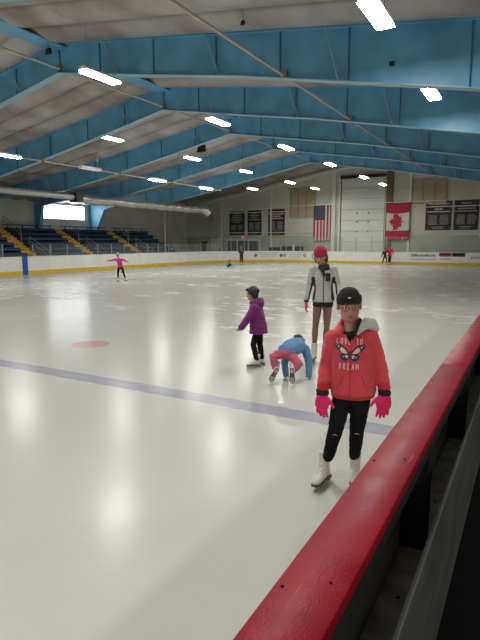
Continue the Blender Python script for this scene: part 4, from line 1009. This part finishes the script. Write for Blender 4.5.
# ---- the small child in the purple coat, walking away sideways
def purple_child():
    g = thing('person', 'small child in purple hooded coat and black trousers skating away', 'person', (-3.345, 6.449, 0), .479)
    hc = V((-.078, .0, 1.055)); R = Matrix.Rotation(-PI / 2 - .45, 3, 'Z') @ Matrix.Rotation(.12, 3, 'X'); hs = .92
    shN, shF = V((-.035, -.09, .87)), V((-.035, .10, .87)); elN, elF = V((-.125, -.125, .735)), V((-.11, .13, .73)); wrN, wrF = V((-.222, -.10, .595)), V((-.20, .12, .59))
    hpN, hpF = V((.00, -.04, .52)), V((.03, .05, .52)); knN, knF = V((-.055, -.05, .335)), V((.04, .04, .33)); anN, anF = V((-.005, -.045, .13)), V((.066, .068, .13))
    mb = MB()
    mb.tube([(.015, 0, .50), (.01, 0, .62), (-.015, 0, .75), (-.03, 0, .87), (-.04, 0, .91)], [(.085, .075), (.08, .07), (.085, .075), (.09, .055), (.04, .04)], 16, side=(0, 1, 0))
    mb.tube([(-.04, 0, .89), (-.06, 0, .99)], [.036, .036], 10); head_blobs(mb, hc, R, hs * .88)
    for a, b, c in ((shN, elN, wrN), (shF, elF, wrF)): mb.limb([a, lerp(a, b, .5), b, c], [.034, .030, .026, .019])
    for a, b, c in ((hpN, knN, anN), (hpF, knF, anF)): mb.limb([a, lerp(a, b, .5), b, lerp(b, c, .4), c], [.05, .043, .034, .034, .024])
    hN = dict(wrist=wrN, down=(-.75, .05, -.65), palm_n=(0, 1, 0), thumb=(-.5, 0, .5)); hF = dict(wrist=wrF, down=(-.75, .05, -.65), palm_n=(0, -1, 0), thumb=(-.5, 0, .5))
    for h in (hN, hF): hand_blobs(mb, **h, s=.62, fat=1, curl=.4)
    mb.blob('body', 'skin', g, .007, 3)
    face_parts(g, hc, R, hs * .88, False, 'blackhair')
    mb = MB()
    mb.tube([(.022, 0, .495), (.018, 0, .58), (-.0, 0, .72), (-.02, 0, .84), (-.03, 0, .90), (-.04, 0, .935)], [(.125, .138), (.122, .128), (.118, .112), (.120, .102), (.10, .085), (.05, .05)], 20, side=(0, 1, 0))
    for a, b, c in ((shN, elN, wrN), (shF, elF, wrF)): mb.limb([a, lerp(a, b, .5), b, lerp(b, c, .98)], [.062, .058, .054, .050])
    mb.tube([(-.10, -.02, .93), (-.06, -.07, .93), (.0, -.08, .94), (.05, .0, .95), (0, .08, .94), (-.06, .07, .93), (-.1, .02, .93)], .026, 8)
    mb.ell((.035, 0, .945), (.052, .085, .068)); mb.ell((.065, 0, .93), (.035, .07, .075))
    mb.blob('coat', 'purple', g, .009, 3, wrinkle=.007, wscale=11)
    mb = MB(); mb.ell((.015, 0, .52), (.075, .09, .06))
    for a, b, c in ((hpN, knN, anN), (hpF, knF, anF)):
        mb.limb([a, lerp(a, b, .5), b, lerp(b, c, .5), c], [.056, .050, .042, .042, .040])
    mb.blob('trousers', 'leggings', g, .008, 2, wrinkle=.005, wscale=18)
    u = lambda x, y, z: hc + R @ (V((x, y, z)) * hs)
    mb = MB(); mb.ell(u(0, .03, .035), (.078, .082, .078), rot=R, u=18, v=12); mb.ell(u(0, .055, -.02), (.062, .045, .06), rot=R); mb.ell(u(0, -.05, .07), (.055, .04, .03), rot=R)
    mb.ell(u(0, .10, .045), (.032, .03, .032)); rr = random.Random(5)
    for k in range(14):
        a = rr.uniform(0, 2 * PI); e = rr.uniform(-.2, 1.3); mb.ell(u(.07 * math.cos(a) * math.cos(e), .03 + .075 * math.sin(a) * math.cos(e) , .035 + .072 * math.sin(e)), (.018, .02, .016), u=8, v=6)
    mb.blob('hair', 'blackhair', g, .007, 2, wrinkle=.005, wscale=40, cut=lambda p: (R.transposed() @ (p - hc)).y < -.045 and (R.transposed() @ (p - hc)).z < .045)
    skate(g, (.035, -.033, 0), PI + .30, 0, 0, .78, .007)
    skate(g, (.105, .078, 0), PI + .22, 0, 0, .78, .007)
purple_child()

# ---- the child down on hands and toes
def crawling_child():
    g = thing('person', 'small child in blue jacket and pink trousers crawling on hands and skates', 'person', (-2.546, 5.811, 0), .413)
    pel = V((-.055, .17, .40)); ch = V((.085, .36, .445)); nk = V((.125, .45, .435)); hc = V((.100, .52, .445))
    shL, shR = V((.005, .37, .385)), V((.195, .37, .385)); elL, elR = V((-.075, .34, .22)), V((.245, .34, .22)); wrL, wrR = V((-.055, .28, .055)), V((.245, .29, .055))
    hpL, hpR = V((-.11, .15, .37)), V((.005, .16, .36)); knL, knR = V((-.222, .10, .335)), V((.110, .05, .25)); anL, anR = V((-.190, .085, .19)), V((.042, .05, .185))
    R = Matrix.Rotation(PI, 3, 'Z') @ Matrix.Rotation(1.0, 3, 'X')      # looking away and down
    mb = MB()
    ax = (1, -.5, 0)
    mb.tube([pel, lerp(pel, ch, .35), lerp(pel, ch, .7), ch, nk], [(.095, .075), (.085, .07), (.09, .075), (.085, .06), (.04, .04)], 16, side=ax)
    mb.ell(pel, (.095, .08, .08)); mb.tube([lerp(ch, nk, .5), nk, hc], [.038, .036, .034], 10); head_blobs(mb, hc, R, .82)
    for a, b, c in ((shL, elL, wrL), (shR, elR, wrR)): mb.limb([a, lerp(a, b, .5), b, c], [.034, .030, .026, .019])
    for a, b, c in ((hpL, knL, anL), (hpR, knR, anR)): mb.limb([a, lerp(a, b, .5), b, c], [.052, .045, .036, .026])
    H = [dict(wrist=wrL, down=(-.1, .8, -.4), palm_n=(0, -.3, -1), thumb=(1, 0, 0)), dict(wrist=wrR, down=(.1, .8, -.4), palm_n=(0, -.3, -1), thumb=(-1, 0, 0))]
    for h in H: hand_blobs(mb, **h, s=.6, fat=.75, curl=.1)
    mb.blob('body', 'skin', g, .0075, 3)
    face_parts(g, hc, R, .82, False)
    mb = MB()
    mb.tube([lerp(pel, ch, -.08), lerp(pel, ch, .3), lerp(pel, ch, .7), ch, lerp(ch, nk, .7)], [(.110, .095), (.130, .105), (.145, .112), (.135, .092), (.07, .06)], 20, side=ax)
    mb.ell(lerp(pel, ch, -.02) + V((0, 0, .025)), (.108, .085, .075))
    for a, b, c in ((shL, elL, wrL), (shR, elR, wrR)): mb.limb([a, lerp(a, b, .5), b, lerp(b, c, .5), lerp(b, c, .95)], [.062, .056, .050, .046, .040])
    mb.ell(lerp(ch, nk, .5) + V((0, 0, .055)), (.085, .06, .045), rot=Matrix.Rotation(-.3, 3, 'X'))
    mb.blob('jacket', 'bluejk', g, .009, 3, wrinkle=.007, wscale=12)
    mb = MB(); mb.ell(pel + V((0, -.015, -.015)), (.112, .09, .085)); mb.tube([hpL, hpR], [.066, .066], 12)
    for a, b, c in ((hpL, knL, anL), (hpR, knR, anR)): mb.limb([a, lerp(a, b, .5), b, lerp(b, c, .5), c], [.068, .062, .055, .050, .043])
    mb.blob('trousers', 'pinkpant', g, .009, 3, wrinkle=.006, wscale=14)
    mb = MB(); u = lambda x, y, z: hc + R @ (V((x, y, z)) * .82)
    mb.ell(u(0, .030, .035), (.070, .078, .076), rot=R); mb.ell(u(0, .06, -.02), (.058, .035, .06), rot=R)
    mb.blob('hair', 'brownhair', g, .008, 2, wrinkle=.006, wscale=40)
    for h in H:
        mb = MB(); hand_blobs(mb, **h, s=.66, fat=1.15, curl=.1); mb.blob('glove', 'charcoal', g, .0045, 2)
    # toe of each blade on the ice, heel up, soles to the camera
    for an, yaw, pt, tx, ty, tl in ((anL, PI / 2 + .1, 1.2, -.25, .03, .42), (anR, PI / 2 - .05, 1.25, .03, -.03, -.05)):
        s = .86; q = V((tx, ty, .0)); hx = q - V((math.cos(yaw), math.sin(yaw), 0)) * .24 * s
        skate(g, (hx.x, hx.y, .012), yaw, pt, 0, s, .007, tilt=tl)
crawling_child()

# ---- skaters far away
def far_skater(label, loc, rz, J, cols, s=1.0, face=0, skirt=False, hatm=None, boots='boot', vox=.016, flare=0):
    g = thing('person', label, 'person', loc, rz)
    R = Matrix.Rotation(face, 3, 'Z'); hc = V(J['head']); pel = V(J['pel']); ch = V(J['ch'])
    sd = (V(J['shR']) - V(J['shL'])).normalized()
    mb = MB(); mb.tube([pel, lerp(pel, ch, .5), ch, lerp(ch, hc, .35)], [(.11 * s, .08 * s), (.10 * s, .075 * s), (.12 * s, .08 * s), (.05 * s, .045 * s)], 14, side=sd); mb.ell(pel, (.11 * s, .08 * s, .09 * s))
    mb.tube([ch, hc], [.045 * s, .042 * s], 10); head_blobs(mb, hc, R, s * .95)
    for a, b, c in (('shL', 'elL', 'wrL'), ('shR', 'elR', 'wrR')): mb.limb([V(J[a]), V(J[b]), V(J[c])], [.040 * s, .033 * s, .022 * s]); 
    for a, b, c in (('hpL', 'knL', 'anL'), ('hpR', 'knR', 'anR')): mb.limb([V(J[a]), V(J[b]), V(J[c])], [.062 * s, .045 * s, .028 * s])
    for a, b in (('elL', 'wrL'), ('elR', 'wrR')):
        d = (V(J[b]) - V(J[a])).normalized(); hand_blobs(mb, V(J[b]), d, d.cross(V((0, 0, 1))) if abs(d.z) < .9 else V((1, 0, 0)), V((0, -1, .2)), s=.85 * s, fat=1.3)
    mb.blob('body', 'skin', g, .010, 2)
    mb = MB(); mb.tube([lerp(pel, ch, -.1 - flare), lerp(pel, ch, .4), ch, lerp(ch, hc, .35)], [(.135 * s + flare * .15, .11 * s), (.125 * s, .10 * s), (.145 * s, .10 * s), (.07 * s, .06 * s)], 16, side=sd)
    for a, b, c in (('shL', 'elL', 'wrL'), ('shR', 'elR', 'wrR')): mb.limb([V(J[a]), V(J[b]), lerp(J[b], J[c], .95)], [.060 * s, .050 * s, .040 * s])
    mb.blob('jacket', cols[0], g, vox, 2, wrinkle=.006, wscale=10)
    mb = MB(); mb.ell(pel, (.128 * s, .10 * s, .10 * s))
    for a, b, c in (('hpL', 'knL', 'anL'), ('hpR', 'knR', 'anR')): mb.limb([V(J[a]), V(J[b]), V(J[c])], [.072 * s, .058 * s, .042 * s])
    mb.blob('trousers', cols[1], g, vox, 2)
    mb = MB(); mb.ell(hc + R @ V((0, .02, .04)) * s, (.085 * s, .10 * s, .085 * s)); hn = mb.blob('hat' if hatm else 'hair', hatm or 'brownhair', g, .012, 2, cut=lambda p: (p - hc).z < -.01 and (R.transposed() @ (p - hc)).y < .03)
    face_parts(g, hc, R, s * .95)
    for an, yaw, pt in J['feet']:
        a = V(an); q = a - V((math.cos(yaw), math.sin(yaw), 0)) * .05 * s; skate(g, (q.x, q.y, 0), yaw, 0, 0, s * .9, .012, laces=False)
    return g
far_skater('person in bright magenta top and grey helmet gliding with both arms out by the bleachers', (-16.254, 17.889, 0), .738,
    dict(head=(-.13, -.02, 1.20), pel=(-.03, 0, .66), ch=(-.07, 0, .97), shL=(-.19, 0, 1.0), elL=(-.37, -.02, .97), wrL=(-.50, -.03, .95), shR=(.06, 0, 1.0), elR=(.17, -.02, .95), wrR=(.25, -.03, .91),
         hpL=(-.09, 0, .64), knL=(-.14, -.04, .42), anL=(-.145, 0, .19), hpR=(.04, 0, .64), knR=(.09, -.02, .42), anR=(.16, 0, .19), feet=[((-.145, 0, 0), -PI / 2 - .5, 0), ((.16, 0, 0), -.4, 0)]), ('magenta', 'leggings'), .88, 0, hatm='helmet')
far_skater('person in dark olive coat standing by the end boards beside the child in teal', (-19.857, 35.474, 0), .51,
    dict(head=(.0, 0, 1.42), pel=(.03, 0, .80), ch=(.02, 0, 1.14), shL=(-.12, 0, 1.20), elL=(-.17, -.06, 1.0), wrL=(-.06, -.20, 1.14), shR=(.15, 0, 1.20), elR=(.2, -.05, .98), wrR=(.14, -.2, 1.08),
         hpL=(-.03, 0, .78), knL=(-.04, -.02, .48), anL=(-.05, 0, .2), hpR=(.09, 0, .78), knR=(.11, -.02, .48), anR=(.12, 0, .2), feet=[((-.05, 0, 0), -PI / 2 - .3, 0), ((.12, 0, 0), -PI / 2 + .3, 0)]), ('olive', 'olive'), 1.15, 0)
far_skater('person in bright red coat with dark trousers holding on to a skater in black', (-9.82, 41.55, 0), .231,
    dict(head=(-.03, 0, 1.43), pel=(-.02, 0, .80), ch=(.0, 0, 1.14), shL=(-.14, 0, 1.22), elL=(-.26, -.05, 1.10), wrL=(-.36, -.12, 1.05), shR=(.14, 0, 1.22), elR=(.22, -.02, 1.0), wrR=(.24, -.04, .80),
         hpL=(-.06, 0, .78), knL=(-.07, -.02, .48), anL=(-.08, 0, .2), hpR=(.05, 0, .78), knR=(.05, -.02, .48), anR=(.03, 0, .2), feet=[((-.08, 0, 0), -PI / 2 - .3, 0), ((.03, 0, 0), -PI / 2 + .3, 0)]), ('redcoat', 'leggings'), 1.0, 0, flare=.35)
far_skater('person all in black leaning forward, steadied by the skater in the red coat', (-9.98, 40.62, 0), .241,
    dict(head=(.03, -.06, 1.20), pel=(.02, 0, .68), ch=(-.01, -.04, .96), shL=(-.12, -.04, 1.02), elL=(-.2, -.1, .85), wrL=(-.24, -.18, .70), shR=(.12, -.04, 1.04), elR=(.2, .0, 1.0), wrR=(.24, .1, .98),
         hpL=(-.03, 0, .66), knL=(-.10, -.08, .42), anL=(-.17, 0, .18), hpR=(.07, 0, .66), knR=(.16, -.08, .42), anR=(.10, .05, .18), feet=[((-.17, 0, 0), -PI / 2 - .2, 0), ((.10, .05, 0), -PI / 2 + .3, 0)]), ('charcoal', 'leggings'), .9, 0)
far_skater('small child in teal coat sitting low on the ice near the end boards', (-18.574, 31.593, 0), .532,
    dict(head=(.0, .02, .42), pel=(-.10, 0, .13), ch=(-.06, 0, .27), shL=(-.18, 0, .29), elL=(-.24, -.06, .17), wrL=(-.22, -.10, .08), shR=(.06, 0, .29), elR=(.12, -.08, .2), wrR=(.15, -.14, .12),
         hpL=(-.12, -.02, .12), knL=(.02, -.16, .22), anL=(.16, -.2, .14), hpR=(-.05, .03, .12), knR=(.10, .02, .24), anR=(.24, .0, .14), feet=[((.17, -.2, 0), -.2, 0), ((.25, .0, 0), -.1, 0)]), ('teal', 'leggings'), .92, .8)
